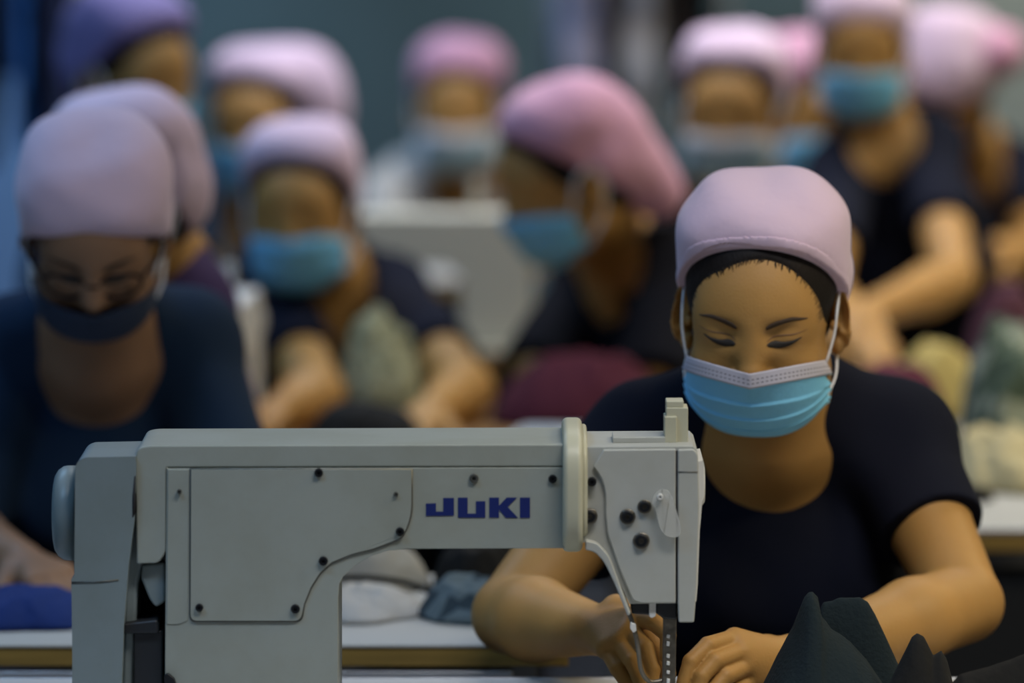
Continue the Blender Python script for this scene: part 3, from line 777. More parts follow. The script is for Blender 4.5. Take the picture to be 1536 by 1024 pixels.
# belt cover at the rear end
slab('belt_cover', [(108, BOT), (109, 980), (107.5, 868), (112, 862, 0), (113, 720, 0), (114, 694, 8), (126, 685, 8), (204, 683.5), (205, 700), (202, 780), (193, 850), (186, 940), (180, BOT)], YM - .004, YM + .10, M_MACH_DIM, bevel=.006, seg=4)
slab('belt_cover_neck', [(190, 690), (247, 702), (247, 820, 12), (238, 842, 6), (214, 846, 12), (205, 880), (196, BOT), (180, BOT)], YM + .014, YM + .09, M_MACH_DIM, bevel=.004)
slab('cover_seam', [(108, 871), (150, 870.5), (178, 867.5), (178, 869), (150, 872.5), (108, 873.5)], YM - .0046, YM, M_SCREWG, bevel=0)
slab('cover_slot', [(202, 713), (204, 713), (203, 770), (199, 776), (199, 745)], YM - .0042, YM + .02, M_SEAM, bevel=0)
slab('gap_backing', [(190, 700), (252, 700), (252, BOT), (182, BOT)], YM + .085, YM + .10, M_SEAM, bevel=0)  # dark sheet added behind the gap to keep it dark
slab('bracket_plate', [(212, 850), (247, 846), (247, 905, 6), (232, 915, 8), (222, 900, 4), (210, 870, 6)], YM + .010, YM + .03, M_MACH_DIM, bevel=.003)
slab('belt_guard', [(184, 936), (236, 930), (238, 952), (184, 952)], YM + .004, YM + .05, M_DARK, bevel=.003)
slab('belt_housing', [(199, 948), (243, 948), (243, BOT), (199, BOT)], YM + .009, YM + .06, M_DARK, bevel=.002)
slab('hinge_bolt', [(246, 1012, 3), (252, 1008, 3), (262, 1016, 3), (266, 1030, 3), (248, 1030, 3)], YM - .006, YM + .004, M_SCREW, bevel=.001)
# handwheel
c = P(97, 769, YM + .055); R_ = 72 / FPX * (YM + .055)
bm = bmesh.new(); x0 = P(82, 769, YM + .055).x - c.x; x1 = P(116, 769, YM + .055).x - c.x
lathe(bm, (c.x, YM + .055, c.z), (1, 0, 0), [(x0, R_ * .70), (x0 + .001, R_ * .80), (x0 + .004, R_ * .91), (x0 + .009, R_ * .985), (x0 + .013, R_), (x1, R_)], n=64)
build('handwheel', bm, M_MACH_DIM, mach)
# round cream flange around the arm
def hoop(name, x0, x1, y0, y1, yn, yf, m, bev):
    a = P(x0, y0, YM); b_ = P(x1, y1, YM); bm = bmesh.new()
    zc = (a.z + b_.z) / 2; rz = (a.z - b_.z) / 2; yc = (yn + yf) / 2; ry = (yf - yn) / 2; ring = []
    for k in range(64):
        an = 2 * math.pi * k / 64; ce, se = math.cos(an), math.sin(an)
        ring.append((math.copysign(abs(ce) ** .62, ce) * ry + yc, math.copysign(abs(se) ** .62, se) * rz + zc))
    r0 = [bm.verts.new((a.x, y, z)) for y, z in ring]; r1 = [bm.verts.new((b_.x, y, z)) for y, z in ring]
    bm.faces.new(r0); bm.faces.new(r1[::-1])
    for i in range(64): bm.faces.new((r0[i], r0[(i + 1) % 64], r1[(i + 1) % 64], r1[i]))
    return build(name, bm, m, mach, bevel=bev, seg=4, ang=50)
hoop('lifting_wheel', 844, 874, 643, 835, YM - .022, YM + .135, M_CREAM, .0055)
hoop('wheel_collar', 872, 881, 652, 820, YM - .012, YM + .125, M_CREAM, .003)
# needle head
slab('head', [(872, 671), (1040, 670), (1046, 676, 0), (1048, 700, 0), (1046, 800), (1040, 870), (1017, 905), (944, 906), (925, 865), (906, 826, 12), (880, 812, 8), (872, 815)], YM + .002, YM + .112, M_MACH_LIT, bevel=.004, seg=4)
slab('head_plate', [(905, 674), (1013.5, 673), (1013.5, 904), (962, 904.5), (949, 900, 4), (930, 855), (911, 800), (908, 770), (908, 735, 12), (900, 712, 12), (890, 700)], YM - .0015, YM + .004, M_MACH_LIT, bevel=.0015)
slab('face_plate', [(1016.5, 674), (1040, 673, 3), (1047, 680, 5), (1049, 760), (1045, 880), (1041, 933, 3), (1018, 933), (1016.5, 900)], YM - .0015, YM + .10, M_MACH_LIT, bevel=.003)
slab('face_plate_seam', [(1017, 706.5), (1046.5, 706.5), (1046.5, 708), (1017, 708)], YM - .0019, YM, M_SCREWG, bevel=0)
slab('plate_seam', [(1013.2, 676), (1016.6, 676), (1016.6, 905), (1013.2, 905)], YM - .0002, YM + .01, M_SEAM, bevel=0)
slab('edge_rib', [(878, 808), (896, 812, 6), (914, 832, 10), (927, 868), (946, 918), (941, 921), (922, 874), (907, 842, 8), (893, 826, 6), (878, 822)], YM - .010, YM + .02, M_MACH_LIT, bevel=.0014)
slab('side_plate', [(1048, 694), (1055, 692), (1057, 700), (1057, 745), (1054, 755), (1050, 800), (1047, 880), (1045, 905), (1043, 905), (1046, 800)], YM + .01, YM + .09, M_WHITEP, bevel=.0015)
c = P(1053, 724, YM + .05)
bm = bmesh.new(); lathe(bm, (c.x - .004, YM + .04, c.z), (1, 0, 0), [(0, .020), (.004, .020), (.006, .017), (.006, .001)], n=40); build('tension_disc', bm, M_WHITEP, mach)
for px, py, r, rg in [(888, 722.5, 7, False), (884.5, 774.5, 9.5, True), (967, 760, 8.5, True), (941.5, 775, 9.5, True), (962, 811, 10, True)]: screw(px, py, r, Y=YM - .004, ring=rg)
slab('thread_guard', [(975, 752, 10), (985, 733, 8), (1000, 731, 8), (1008, 742, 6), (1022, 790, 8), (1018, 803, 6), (1000, 803, 8), (989, 790, 10), (983, 758, 6)], YM - .010, YM - .006, M_CLEAR, bevel=.001)
screw(990, 745, 4.5, M_WHITEP, Y=YM - .013, name='guard_screw')
# top fittings
slab('name_strip', [(920, 662.5), (1000, 661.5), (1000, 671), (920, 671)], YM + .03, YM + .07, M_MACH_LIT, bevel=.001)
for i in range(13):
    bm = bmesh.new(); a = P(928 + i * 5.3, 666.5, YM + .03); bx(bm, Vector((a.x, YM + .0297, a.z)), (.0016, .001, .0018), Euler((0, .5, 0))); build('strip_mark', bm, M_SCREW, mach)
slab('thread_post', [(1001, 609), (1027.5, 609), (1027.5, 619), (1001, 619)], YM + .036, YM + .062, M_CREAM, bevel=.001)
slab('thread_post_body', [(1001, 618.5), (1034, 618.5, 2), (1034, 671), (1015, 671), (1015, 632), (1001, 632)], YM + .034, YM + .064, M_CREAM, bevel=.0015)
slab('thread_post_step', [(998, 631), (1017, 631), (1017, 671), (998, 671)], YM + .030, YM + .060, M_CREAM, bevel=.0012)
# needle works
slab('lower_block', [(946, 905), (976, 905), (978, 926), (948, 924)], YM + .012, YM + .06, M_DARK, bevel=.002)
slab('lower_block_right', [(985, 905), (1016, 905), (1016, 932), (996, 930), (984, 922)], YM + .008, YM + .06, M_DARK, bevel=.002)
slab('foot_lever', [(974, 905), (984, 905), (984, 925), (978, 928), (974, 926)], YM + .004, YM + .02, M_WHITEP, bevel=.001)
slab('presser_bar', [(996, 926), (1016, 926), (1014, 1050), (994, 1050)], YM + .018, YM + .032, M_STEEL, bevel=.0012)
for a_, b__ in ((956, 962), (966, 974), (985, 992), (996, 1003), (1010, 1016), (1022, 1034)):
    slab('bar_glint', [(1001, a_), (1006, a_ + 1), (1005, b__), (1000.5, b__ - 1)], YM + .0168, YM + .02, M_WHITEP, bevel=.0006)  # white slivers standing in for broken highlights on the bar
slab('presser_foot', [(988, 1046), (1020, 1046), (1024, 1100, 4), (984, 1100, 4)], YM + .010, YM + .045, M_STEEL, bevel=.0015)
bm = bmesh.new()
tube(bm, spline([P(943, 918, YM + .01), P(950, 938, YM + .008), P(957, 970, YM + .01), P(962, 1005, YM + .014), P(975, 1022, YM + .018), P(996, 1020, YM + .022)], 6), .0023, n=10)
build('thread_wire', bm, M_STEEL, mach)
slab('wire_clip', [(946, 934, 2), (954, 937, 2), (955, 947, 2), (950, 950, 2), (945, 943, 2)], YM + .003, YM + .011, M_WHITEP, bevel=.001)
# bed
bm = bmesh.new(); a = P(60, 1000, YM); b_ = P(1060, 1000, YM)
bx(bm, Vector(((a.x + b_.x) / 2, YM + .06, .752)), (b_.x - a.x, .17, .006)); build('bed', bm, M_MACH, mach, bevel=.002)
# ------------------------------------------------------------ the smiling worker
HH = P(1142, 468, 5.10)
J = dict(SL=P(962, 672, 5.30), SR=P(1338, 664, 5.30), EL=P(766, 922, 5.12), ER=P(1447, 905, 5.13), WL=P(893, 944, 4.965), WR=P(1188, 990, 4.945),
         NB=P(1150, 590, 5.25), HI=Vector((.27, 5.42, .53)), NC=P(1141, 618, 5.14), ncp=2.1, wide=1.0)
def ch(*pts): return [P(*p) for p in pts]
LH = ([ch((951, 926, 4.905), (980, 932, 4.882), (1002, 952, 4.868), (1000, 984, 4.86)),
       ch((944, 946, 4.892), (968, 972, 4.868), (978, 1004, 4.858), (976, 1034, 4.852)),
       ch((930, 962, 4.888), (950, 992, 4.862), (962, 1022, 4.852), (968, 1046, 4.848)),
       ch((910, 972, 4.895), (926, 1002, 4.872), (942, 1026, 4.862), (955, 1046, 4.856))],
      ch((925, 915, 4.955), (965, 935, 4.925), (990, 975, 4.905), (1000, 1010, 4.895)))
RH = ([ch((1102, 958, 4.902), (1062, 968, 4.872), (1036, 992, 4.858), (1025, 1024, 4.852)),
       ch((1112, 977, 4.892), (1073, 991, 4.862), (1052, 1014, 4.852), (1044, 1044, 4.848)),
       ch((1120, 998, 4.892), (1088, 1014, 4.864), (1070, 1036, 4.854), (1060, 1054, 4.850)),
       ch((1128, 1018, 4.90), (1104, 1036, 4.874), (1090, 1048, 4.864), (1080, 1058, 4.858))],
      ch((1150, 975, 4.955), (1100, 990, 4.94), (1062, 1010, 4.915), (1040, 1030, 4.900)))
fx = [(P(850, 900, 4.9).x, P(1290, 900, 4.9).x)]
fy = [(4.83, 4.99), (4.99, 5.06)]
fz = [(P(0, 1075, 4.9).z, P(0, 900, 4.9).z), (P(0, 600, 5).z, P(0, 380, 5).z)]
hero, HL, hb = person('smiling worker with mauve cap, blue mask and navy shirt sewing at the front table', HH, -9, 19, 1, J, h=.004, shirt=M_NAVY, cap=M_CAP,
                      mask=M_MASKB, hands=(LH, RH), fine=(fx, fy, fz), neck_cut=(.0605, .14, .118), sleeve=.56)
# ------------------------------------------------------------ the workers behind
def hx(px, Y): return P(px, 500, Y).x
def H_(px, Y, z=.53): return Vector((hx(px, Y), Y, z))
def worker(label, head, yaw, pitch, roll, SL, SR, EL, ER, WL, WR, HI, NB=None, **kw):
    a, b_ = P(*SL), P(*SR)
    nb = P(*NB) if NB else (a + b_) / 2 + Vector((0, -.02, .055)); NC = kw.pop('NC', None); wide = kw.pop('wide', 1.0)
    J = dict(SL=a, SR=b_, EL=P(*EL), ER=P(*ER), WL=P(*WL), WR=P(*WR), NB=nb, HI=HI, wide=wide)
    if NC: J['NC'] = P(*NC)
    return person(label, P(*head), yaw, pitch, roll, J, **kw)
worker('worker in teal blue shirt with dark glasses and navy mask bending down at the left', (143, 350, 5.65), 2, 37, 0,
       (28, 520, 5.88), (280, 515, 5.88), (-70, 800, 5.75), (350, 745, 5.76), (30, 842, 5.60), (215, 832, 5.58), H_(155, 5.98), NB=(148, 480, 5.82), h=.005,
       shirt=M_TEAL, mask=M_MASKN, g=.94, capw=1.08, glasses=True, neck_cut=(.072, .13, .070), tail=[((0, .06, .06), (.07, .05, .05))], sleeve=1.08, edge=-.004, slope=.90, hairz=.022, skin=M_SKIN_DIM)
worker('worker in dark purple shirt whose pink cap rises behind the one with glasses', (178, 304, 6.22), -50, 12, 0,
       (190, 470, 6.49), (275, 462, 6.29), (130, 640, 6.27), (240, 640, 6.17), (60, 690, 6.07), (180, 700, 5.97), H_(205, 6.52), NB=(235, 400, 6.33),
       shirt=M_PURP, cap=M_CAP, tail=[((0, .075, .0), (.055, .045, .06))], capw=.92)
worker('worker with lopsided mauve cap and blue mask in the back row at left', (388, 190, 8.6), -14, 8, 0,
       (310, 345, 8.8), (465, 345, 8.8), (285, 470, 8.7), (490, 470, 8.7), (330, 520, 8.45), (440, 520, 8.45), H_(390, 8.9),
       tail=[((.075, .05, .07), (.06, .06, .065)), ((.105, .05, .02), (.042, .05, .065))], shirt=M_WHITE, edge=.034, hairz=.018)
worker('worker with mauve cap and blue mask with bare forearms around the pale green cloth', (452, 318, 7.2), -9, 10, -2,
       (400, 432, 7.36), (582, 445, 7.48), (478, 592, 6.98), (702, 585, 7.02), (420, 616, 6.84), (645, 618, 6.84), H_(500, 7.68), NB=(474, 402, 7.42), wide=1.05,
       g=.95, capw=1.02, shirt=M_NAVY, sleeve=.70, edge=.028)
worker('farthest worker, with rose pink cap and light shirt, in the middle of the back row', (688, 166, 9.4), -4, 10, 0,
       (612, 285, 9.6), (770, 285, 9.6), (588, 365, 9.5), (792, 365, 9.5), (645, 340, 9.25), (745, 340, 9.25), H_(692, 9.7),
       cap=M_CAPB, mask=M_MASKL, shirt=M_WHITE)
worker('worker seen in profile facing left with rose pink cap hanging down at the nape', (853, 268, 7.1), -72, 24, 0,
       (895, 420, 7.46), (1010, 410, 7.16), (812, 550, 7.22), (985, 560, 7.0), (812, 588, 7.17), (905, 588, 7.14), H_(1060, 7.5), NB=(925, 375, 7.28),
       cap=M_CAPB, shirt=M_BLACK, sleeve=1.12, NC=(902, 385, 7.13), neck_cut=(.062, .12, .085), tail=[((0, .070, .02), (.068, .065, .075)), ((0, .105, -.045), (.045, .045, .055)), ((0, .118, -.085), (.03, .03, .03))])
worker('worker with mauve cap, dark fringe and pale mask directly behind the smiling worker', (1098, 170, 8.2), -12, 9, 0,
       (1015, 330, 8.45), (1190, 330, 8.45), (985, 430, 8.35), (1215, 430, 8.35), (1055, 438, 8.15), (1140, 438, 8.15), H_(1085, 8.65),
       mask=M_MASKL, shirt=M_BLACK, edge=.036, hairz=.016)
worker('worker with rose pink cap turned right, half hidden by the mauve-capped one beside', (1210, 168, 8.75), 34, 14, 0,
       (1130, 320, 9.0), (1262, 325, 9.0), (1140, 450, 8.95), (1275, 450, 8.95), (1185, 470, 8.80), (1235, 470, 8.80), H_(1190, 9.25),
       cap=M_CAPB, shirt=M_TEAL)
worker('worker leaning forward at the upper right, cap cut off by the top edge', (1293, 82, 7.95), -3, 8, 0,
       (1262, 265, 7.95), (1392, 225, 7.95), (1232, 440, 7.55), (1432, 420, 7.6), (1300, 505, 7.2), (1300, 470, 7.25), H_(1325, 8.2), NB=(1315, 180, 7.98),
       shirt=M_NAVY, g=.88, edge=.006, slope=.95, hairz=.020, neck_cut=(.06, .10, .07))
worker('worker at the right edge with mauve cap ending in a bright pink tail', (1424, 122, 8.7), 158, 12, 0,
       (1372, 275, 9.0), (1525, 262, 9.0), (1400, 340, 8.75), (1560, 390, 8.7), (1465, 385, 8.6), (1500, 375, 8.55), H_(1460, 9.15),
       shirt=M_NAVY, tail=[((-.105, .03, .055), (.05, .05, .05))], tailmat=M_CAPB, capw=1.08, g=.92)
worker('worker with violet cap turned right at the upper left', (197, 116, 7.7), 48, 14, 0,
       (130, 290, 7.85), (270, 295, 7.9), (115, 440, 7.75), (285, 450, 7.8), (150, 500, 7.55), (240, 500, 7.55), H_(190, 8.1),
       cap=M_CAPV, shirt=M_TEAL, capw=1.05)
# ------------------------------------------------------------ cloth and other things on the tables
def cloth_mat(name, col, pat=None):
    if pat is None: return mat(name, col, rough=.92, bump=.5, bscale=70, spec=.2)
    m = mat(name, col, rough=.92, bump=.4, bscale=70, spec=.2)
    nt = m.node_tree; b = nt.nodes['Principled BSDF']; tc = nt.nodes.new('ShaderNodeTexCoord')
    n = nt.nodes.new('ShaderNodeTexVoronoi'); n.inputs['Scale'].default_value = pat[1]; nt.links.new(tc.outputs['Object'], n.inputs[0])
    cr = nt.nodes.new('ShaderNodeValToRGB'); cr.color_ramp.interpolation = 'CONSTANT'
    cr.color_ramp.elements[0].color = (*col, 1); cr.color_ramp.elements[1].position = .5; cr.color_ramp.elements[1].color = (*pat[0], 1)
    sp = nt.nodes.new('ShaderNodeSeparateColor'); nt.links.new(n.outputs['Color'], sp.inputs[0]); nt.links.new(sp.outputs[0], cr.inputs[0]); nt.links.new(cr.outputs[0], b.inputs['Base Color'])
    return m
def pile(name, label, px, Y, wpx, hpx, depth, m, seed=0, z=.752, nx=60, ny=36, rough=.5, group=None, cat='cloth'):
    c = P(px, 500, Y); W = wpx / FPX * Y / 2; Hh = hpx / FPX * Y; D = depth / 2
    sd = Vector((seed * 7.3, seed * 3.1, 0)); rows = []
    for j in range(ny + 1):
        row = []
        for i in range(nx + 1):
            a = -1 + 2 * i / nx; b_ = -1 + 2 * j / ny
            x = a * math.sqrt(1 - b_ * b_ / 2); y = b_ * math.sqrt(1 - a * a / 2)
            r = min(1, math.hypot(x, y)); wob = 1 + .18 * noise.noise(Vector((x * 1.5, y * 1.5, 3)) + sd)
            p = Vector((x * W * 9, y * D * 9, 0)) + sd
            n1 = noise.noise(p * 1.3); rd = 1 - abs(noise.noise(p * 2.2 + Vector((2 * n1, n1, 5)))) * 2.2; r2 = 1 - abs(noise.noise(p * 5.5)) * 2
            h = Hh * max(0, 1 - r ** 3) ** .8 * max(.05, (1 - rough) + rough * (.55 + .45 * rd + .45 * n1) + rough * .18 * r2) * 1.05
            row.append(Vector((c.x + x * W * wob, Y + y * D * wob, z + h)))
        rows.append(row)
    bm = bmesh.new(); vs = [[bm.verts.new(p) for p in r] for r in rows]
    for j in range(ny):
        for i in range(nx): bm.faces.new((vs[j][i], vs[j][i + 1], vs[j + 1][i + 1], vs[j + 1][i]))
    rim = [vs[0][i] for i in range(nx + 1)] + [vs[j][nx] for j in range(1, ny + 1)] + [vs[ny][i] for i in range(nx - 1, -1, -1)] + [vs[j][0] for j in range(ny - 1, 0, -1)]
    bm.faces.new(rim)
    o = build(name, bm, m); tag(o, label, cat, group); return o
def standing(name, label, feats, x0, x1, y0, y1, m, step=.0016, z=.7535, seed=1):
    """crumpled garment standing in folds: feats = (depth of the crest, pixels along the crest, run-out to the front, run-out to the back)"""
    xa = P(x0, 900, (y0 + y1) / 2).x; xb = P(x1, 900, (y0 + y1) / 2).x
    nx = int((xb - xa) / step); ny = int((y1 - y0) / (step * 1.3)); F_ = []
    for Yc, pts, df, db in feats:
        F_.append((Yc, np.array([P(a, b_, Yc).x for a, b_ in pts]), np.array([P(a, b_, Yc).z - z for a, b_ in pts]), df, db))
    bm = bmesh.new(); rows = []
    for j in range(ny + 1):
        y = y0 + (y1 - y0) * j / ny; row = []
        for i in range(nx + 1):
            x = xa + (xb - xa) * i / nx; h = 0
            p = Vector((x * 30, y * 30, seed)); wv = noise.noise(p * .6)
            for Yc, xs, hs, df, db in F_:
                xx = x + .010 * noise.noise(Vector((y * 22, seed * 3, 0))) * min(1, abs(y - Yc) / .02)
                H0 = float(np.interp(xx, xs, hs, left=0, right=0)); d = y - Yc
                t = (-d / df) if d < 0 else d / db
                if t < 1: h = max(h, H0 * (1 - t ** 1.3) ** .9 if d > 0 else H0 * (1 - t * t * (1.2 - .2 * t)))
            f = min(1, h / .03)
            h += f * (.0022 * wv + .0016 * (1 - 2 * abs(noise.noise(p * 1.1 + Vector((wv * 2, 0, 4))))) + .0004 * noise.noise(p * 5))
            row.append(bm.verts.new((x, y, z + max(0, h))))
        rows.append(row)
    for j in range(ny):
        for i in range(nx):
            q4 = (rows[j][i], rows[j][i + 1], rows[j + 1][i + 1], rows[j + 1][i])
            if max(v_.co.z for v_ in q4) > z + .0005: bm.faces.new(q4)
    bmesh.ops.delete(bm, geom=[v_ for v_ in bm.verts if not v_.link_faces], context='VERTS')
    return tag(build(name, bm, m), label, 'garment')
C_TEAL = mat('cloth_dark_teal', (0.007, 0.014, 0.018), rough=.95, bump=.35, bscale=260, spec=.25)
C_BLACK = cloth_mat('cloth_black', (0.010, 0.010, 0.010))
standing('garment', 'dark teal garment standing in folds beside the hands of the smiling worker', [
    (4.835, [(1120, 1084), (1142, 1034), (1165, 985), (1190, 938), (1206, 896), (1213, 888), (1219, 887), (1227, 896), (1232, 925), (1246, 942), (1275, 966), (1300, 992), (1325, 1028), (1350, 1084)], .085, .022),
    (4.868, [(1215, 950), (1234, 905), (1262, 897), (1290, 896), (1302, 903), (1314, 924), (1330, 958), (1345, 992), (1362, 1030), (1380, 1082)], .030, .020)],
    1110, 1400, 4.745, 4.895, C_TEAL)
standing('garment', 'small black garment crumpled at the right elbow of the smiling worker', [
    (4.80, [(1300, 1090), (1335, 1025), (1352, 990), (1368, 957), (1376, 951), (1386, 956), (1394, 972), (1400, 984), (1412, 978), (1420, 990), (1428, 1020), (1440, 1090)], .035, .025),
    (4.93, [(1390, 1060), (1440, 1012), (1480, 1003), (1520, 988), (1580, 960), (1640, 1060)], .03, .03)],
    1290, 1660, 4.75, 4.965, C_BLACK, seed=5)
C_MAR = cloth_mat('cloth_maroon', (0.075, 0.015, 0.028)); C_YEL = cloth_mat('cloth_yellow', (0.50, 0.40, 0.15)); C_GRN = cloth_mat('cloth_green', (0.05, 0.075, 0.055), ((0.22, 0.25, 0.20), 34))
C_PLAID = cloth_mat('cloth_plaid', (0.22, 0.22, 0.13), ((0.34, 0.34, 0.22), 60)); C_ROYAL = cloth_mat('cloth_royal', (0.012, 0.03, 0.14)); C_GREY = cloth_mat('cloth_grey', (0.30, 0.30, 0.28)); C_WHT = cloth_mat('cloth_white', (0.46, 0.46, 0.45))
C_PLUM = cloth_mat('cloth_plum', (0.07, 0.025, 0.04)); C_BEIGE = cloth_mat('cloth_beige', (0.42, 0.37, 0.22)); C_SLATE = cloth_mat('cloth_slate', (0.035, 0.055, 0.07), ((0.12, 0.16, 0.18), 40))
pile('cloth_heap', 'maroon cloth heap on the wooden table in front of the worker in profile', 882, 6.96, 290, 96, .22, C_MAR, 1, rough=.35)
pile('cloth_heap', 'dark maroon cloth heap on the pale table right of the smiling worker', 1335, 6.80, 205, 100, .26, C_MAR, 2, rough=.4)
pile('cloth_heap', 'yellow cloth heap under the forearms of the leaning worker', 1400, 7.0, 190, 100, .12, C_YEL, 3)
pile('cloth_heap', 'green and white patterned cloth heap at the right edge', 1516, 6.74, 150, 160, .24, C_GRN, 4, rough=.6)
pile('cloth_heap', 'plum cloth heap highest at the right edge', 1508, 7.25, 130, 150, .22, C_PLUM, 5)
pile('cloth_heap', 'low beige cloth heap on the pale table at the right edge', 1500, 6.42, 170, 70, .30, C_BEIGE, 6, rough=.6)
pile('cloth_heap', 'small black rag lying on the pale table in front of the beige heap', 1468, 6.24, 50, 16, .06, C_BLACK, 7, nx=30, ny=20)
pile('cloth_heap', 'pale green checked cloth heap between the bare forearms of a worker', 572, 7.03, 135, 150, .12, C_PLAID, 8, rough=.45)
pile('cloth_heap', 'black cloth heap below the pale green checked heap', 545, 6.74, 190, 60, .16, C_BLACK, 9, rough=.3)
pile('cloth_heap', 'royal blue cloth heap under the hand of the worker with glasses', 40, 5.38, 230, 46, .16, C_ROYAL, 10, rough=.3)
pile('cloth_heap', 'light grey cloth heap seen through the arch of the large sewing machine', 543, 5.59, 215, 66, .11, C_GREY, 11, rough=.3)
pile('cloth_heap', 'white cloth lying flat seen through the arch of the large sewing machine', 535, 5.42, 205, 36, .14, C_WHT, 12, rough=.5)
pile('cloth_heap', 'black and slate cloth scraps beside the bare elbow of the smiling worker', 712, 5.40, 165, 56, .12, C_SLATE, 13, rough=.6)
pile('cloth_heap', 'black cloth heap behind the slate scraps beside the bare elbow', 722, 5.57, 140, 72, .10, C_BLACK, 14, rough=.6)
pile('cloth_heap', 'white cloth heap on the far white table left of the farthest worker', 580, 9.15, 95, 130, .25, C_WHT, 15)
bm = bmesh.new(); tube(bm, spline([P(470, 868, 5.50), P(540, 866, 5.50), P(600, 872, 5.49), P(640, 885, 5.47), P(665, 905, 5.44)], 6), .0035, n=10)
for v_ in bm.verts: v_.co.z = min(v_.co.z, 9)
tag(build('power_cable', bm, C_BLACK), 'black cable running over the white cloth inside the machine arch', 'cable')
# papers
M_PAPER = mat('paper', (0.50, 0.50, 0.50), rough=.7); M_PAPERB = mat('paper_blue', (0.36, 0.42, 0.48), rough=.7)
def paper(label, px, Y, w_, d_, rz, m=M_PAPER, z=.7525, n=6):
    t = empty('paper_stack', P(px, 500, Y) * 1, label, 'papers'); t.location.z = z
    bm = bmesh.new()
    c = P(px, 500, Y); bx(bm, Vector((c.x, Y, z + .004)), (w_, d_, .008), Euler((0, 0, rz))); build('sheets', bm, m, t, bevel=.001)
    bm = bmesh.new(); bx(bm, Vector((c.x + .01, Y - .005, z + .0095)), (w_ * .95, d_ * .95, .003), Euler((0, 0, rz + .12))); build('top_sheet', bm, M_PAPERB, t, bevel=.0005)
    return t
paper('white papers on the wooden table in front of the maroon heap', 748, 6.66, .14, .12, .3)
paper('loose white papers on the wooden table nearest the cream wheel of the sewing machine', 832, 6.78, .11, .10, -.2)
# smaller sewing machines
def small_machine(label, loc, rz, m=M_CREAM, s=1.0, top=None):
    t = empty('sewing_machine', loc, label, 'sewing machine', None, rz)
    def Q(x, y, z_): return t.matrix_basis @ Vector((x * s, y * s, z_ * s))
    MB = Matrix.LocRotScale(t.location, t.rotation_euler, t.scale)
    def part(name, pts, y0, y1, m_, bev=.004):
        bm = bmesh.new(); prism(bm, [(a * s, b_ * s) for a, b_ in pts], y0 * s, y1 * s); bmesh.ops.transform(bm, matrix=MB, verts=bm.verts); return build(name, bm, m_, t, bevel=bev)
    part('bed', [(-.25, 0), (.25, 0), (.25, .012), (-.25, .012)], -.09, .09, m)
    part('body', [(.08, .012), (.22, .012), (.22, .25), (.20, .27), (-.20, .27), (-.21, .26), (-.21, .12), (-.17, .12), (-.15, .17), (.05, .17), (.075, .155), (.08, .13)], -.05, .05, m, .012)
    part('face_plate', [(-.225, .12), (-.205, .12), (-.205, .26), (-.225, .255)], -.045, .045, m, .004)
    part('presser_bar', [(-.195, .012), (-.187, .012), (-.187, .12), (-.195, .12)], -.006, .006, M_STEEL, .001)
    part('thread_post', [(-.19, .27), (-.165, .27), (-.165, .31), (-.19, .31)], -.012, .012, m, .002)
    part('thread_spool_post', [(.10, .27), (.12, .27), (.12, .33), (.10, .33)], -.010, .010, m, .002)
    bm = bmesh.new(); lathe(bm, (.22 * s, 0, .20 * s), (1, 0, 0), [(0, .03 * s), (.004 * s, .055 * s), (.024 * s, .055 * s), (.028 * s, .045 * s)], 40); bmesh.ops.transform(bm, matrix=MB, verts=bm.verts); build('handwheel', bm, m, t)
    return t
small_machine('cream sewing machine on the brown table left of the profile worker', Vector((P(630, 500, 7.78).x, 7.78, .752)), 0, mat('machine_cream', (0.62, 0.60, 0.50), rough=.45), .80)
small_machine('narrow white sewing machine seen end-on beside the teal blue shoulder', Vector((P(334, 500, 6.80).x, 6.80, .752)), math.radians(86), M_WHITEP, .70)
# hanging garments far behind
GC = {'lav': cloth_mat('cloth_lavender', (0.60, 0.54, 0.66)), 'wht': cloth_mat('cloth_bright', (0.72, 0.68, 0.68)), 'blk': C_BLACK, 'brn': cloth_mat('cloth_brown', (0.10, 0.07, 0.06)), 'blu': cloth_mat('cloth_blue', (0.03, 0.13, 0.42)), 'nav': cloth_mat('cloth_navy', (0.012, 0.02, 0.06)), 'pal': cloth_mat('cloth_pale_blue', (0.24, 0.36, 0.60))}
def rail(label, px0, px1, Y, z=1.72):
    t = empty('clothes_rail', Vector(((hx(px0, Y) + hx(px1, Y)) / 2, Y, 0)), label, 'clothes rail')
    bm = bmesh.new(); cyl(bm, (hx(px0, Y), Y, z), (hx(px1, Y), Y, z), .012); build('rail', bm, M_METAL, t)
    for px in (px0, px1):
        bm = bmesh.new(); cyl(bm, (hx(px, Y), Y, 0.02), (hx(px, Y), Y, z), .012); build('post', bm, M_METAL, t)
        bm = bmesh.new(); bx(bm, Vector((hx(px, Y), Y, .012)), (.04, .5, .024)); build('foot', bm, M_METAL, t, bevel=.004)
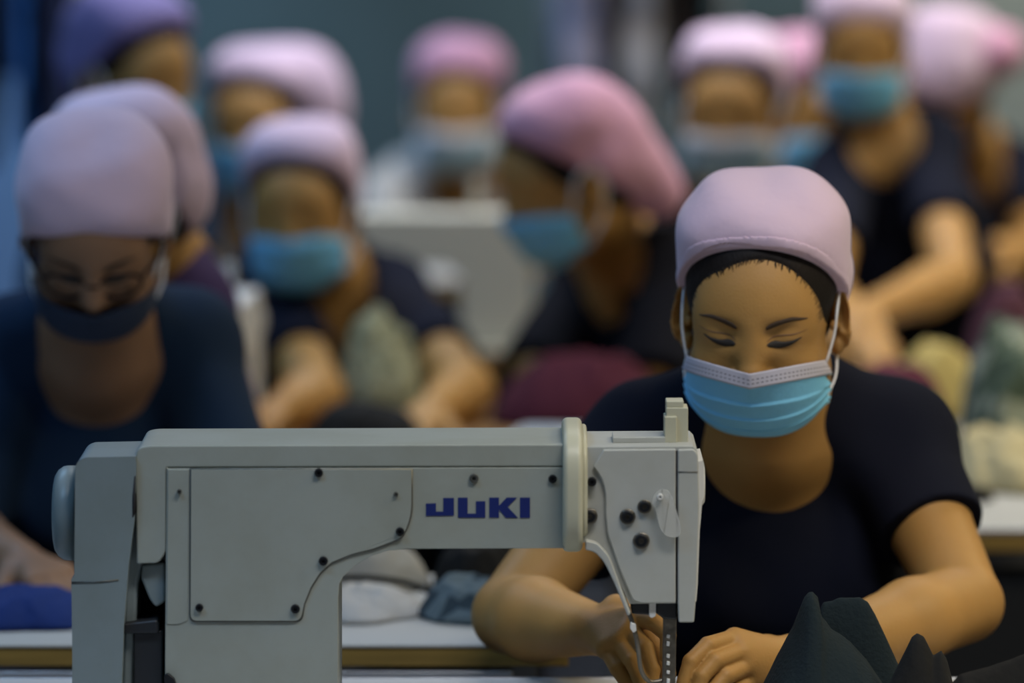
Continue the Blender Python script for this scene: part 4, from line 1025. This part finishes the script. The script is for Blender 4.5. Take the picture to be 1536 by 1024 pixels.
def hang(label, px, Y, wpx, ztop, zbot, m, seed, group=None):
    x = hx(px, Y); W = wpx / FPX * Y / 2 * .66
    v = Vol(axis(x - W * 1.6, x + W * 1.6, .007), axis(Y - .26, Y + .26, .014), axis(zbot - .03, ztop + .06, .014))
    v.cone((x, Y - .16, ztop - .05), (x, Y + .16, ztop - .05), W * .6, W * .6, .02)
    v.cone((x, Y, ztop - .05), (x, Y, zbot + .1), W * .7, W * .9, .02)
    v.ell((x, Y, (ztop + zbot) / 2), (W, .20, (ztop - zbot) / 2 * 1.02), None, .06, p=3.0)
    v.cone((x, Y - .17, ztop - .08), (x + W * .2, Y - .20, zbot + .25), W * .7, W * .6, .03); v.cone((x, Y + .17, ztop - .08), (x, Y + .2, zbot + .25), W * .7, W * .6, .03)
    v.apply([(a[0] + a[-1]) / 2 for a in v.ax], [(a[-1] - a[0]) / 2 for a in v.ax], lambda X, Y_, Z: (min(.006, W * .15) * np.sin(Y_ * 55 + seed + 2 * np.sin(Z * 9)) + min(.004, W * .1) * np.sin(X * 90 + seed)).astype(np.float32), 0, 'disp')
    t = empty('hanging_garment', (x, Y, zbot), label, 'garment', group)
    v.mesh('fabric', m, t)
    bm = bmesh.new(); tube(bm, spline([(x, Y, ztop - .03), (x, Y, 1.70), (x, Y + .012, 1.735), (x, Y, 1.745), (x, Y - .012, 1.735)], 5), .0025, n=6); build('hanger_hook', bm, M_METAL, t)
rail('metal rail hung with pale and dark garments behind the profile worker', 825, 1085, 10.6)
for lb, px, wp, zb_, c, sd in [('lavender garment leftmost on the rail behind the profile worker', 872, 78, .98, 'lav', 1), ('black garment second from left on the rail behind the profile worker', 915, 26, .92, 'blk', 2),
                         ('white garment in the middle of the rail behind the profile worker', 955, 74, .90, 'wht', 3), ('brown garment fourth on the rail behind the profile worker', 1003, 26, .95, 'brn', 4), ('black garment rightmost on the rail behind the profile worker', 1042, 44, .95, 'blk', 5)]:
    hang(lb, px, 10.6, wp, 1.66, zb_, GC[c], sd)
rail('metal rail hung with blue garments at the upper left', -60, 125, 9.0)
for lb, px, wp, zb_, c, sd in [('dark navy garment leftmost on the rail at the upper left', -22, 52, .95, 'nav', 6), ('bright blue garment on the rail at the upper left', 52, 40, 1.0, 'blu', 7), ('short pale blue garment on the rail at the upper left', 18, 44, 1.12, 'pal', 9), ('dark navy garment right of the bright blue one', 92, 44, .9, 'nav', 8)]:
    hang(lb, px, 9.0, wp, 1.66, zb_, GC[c], sd)
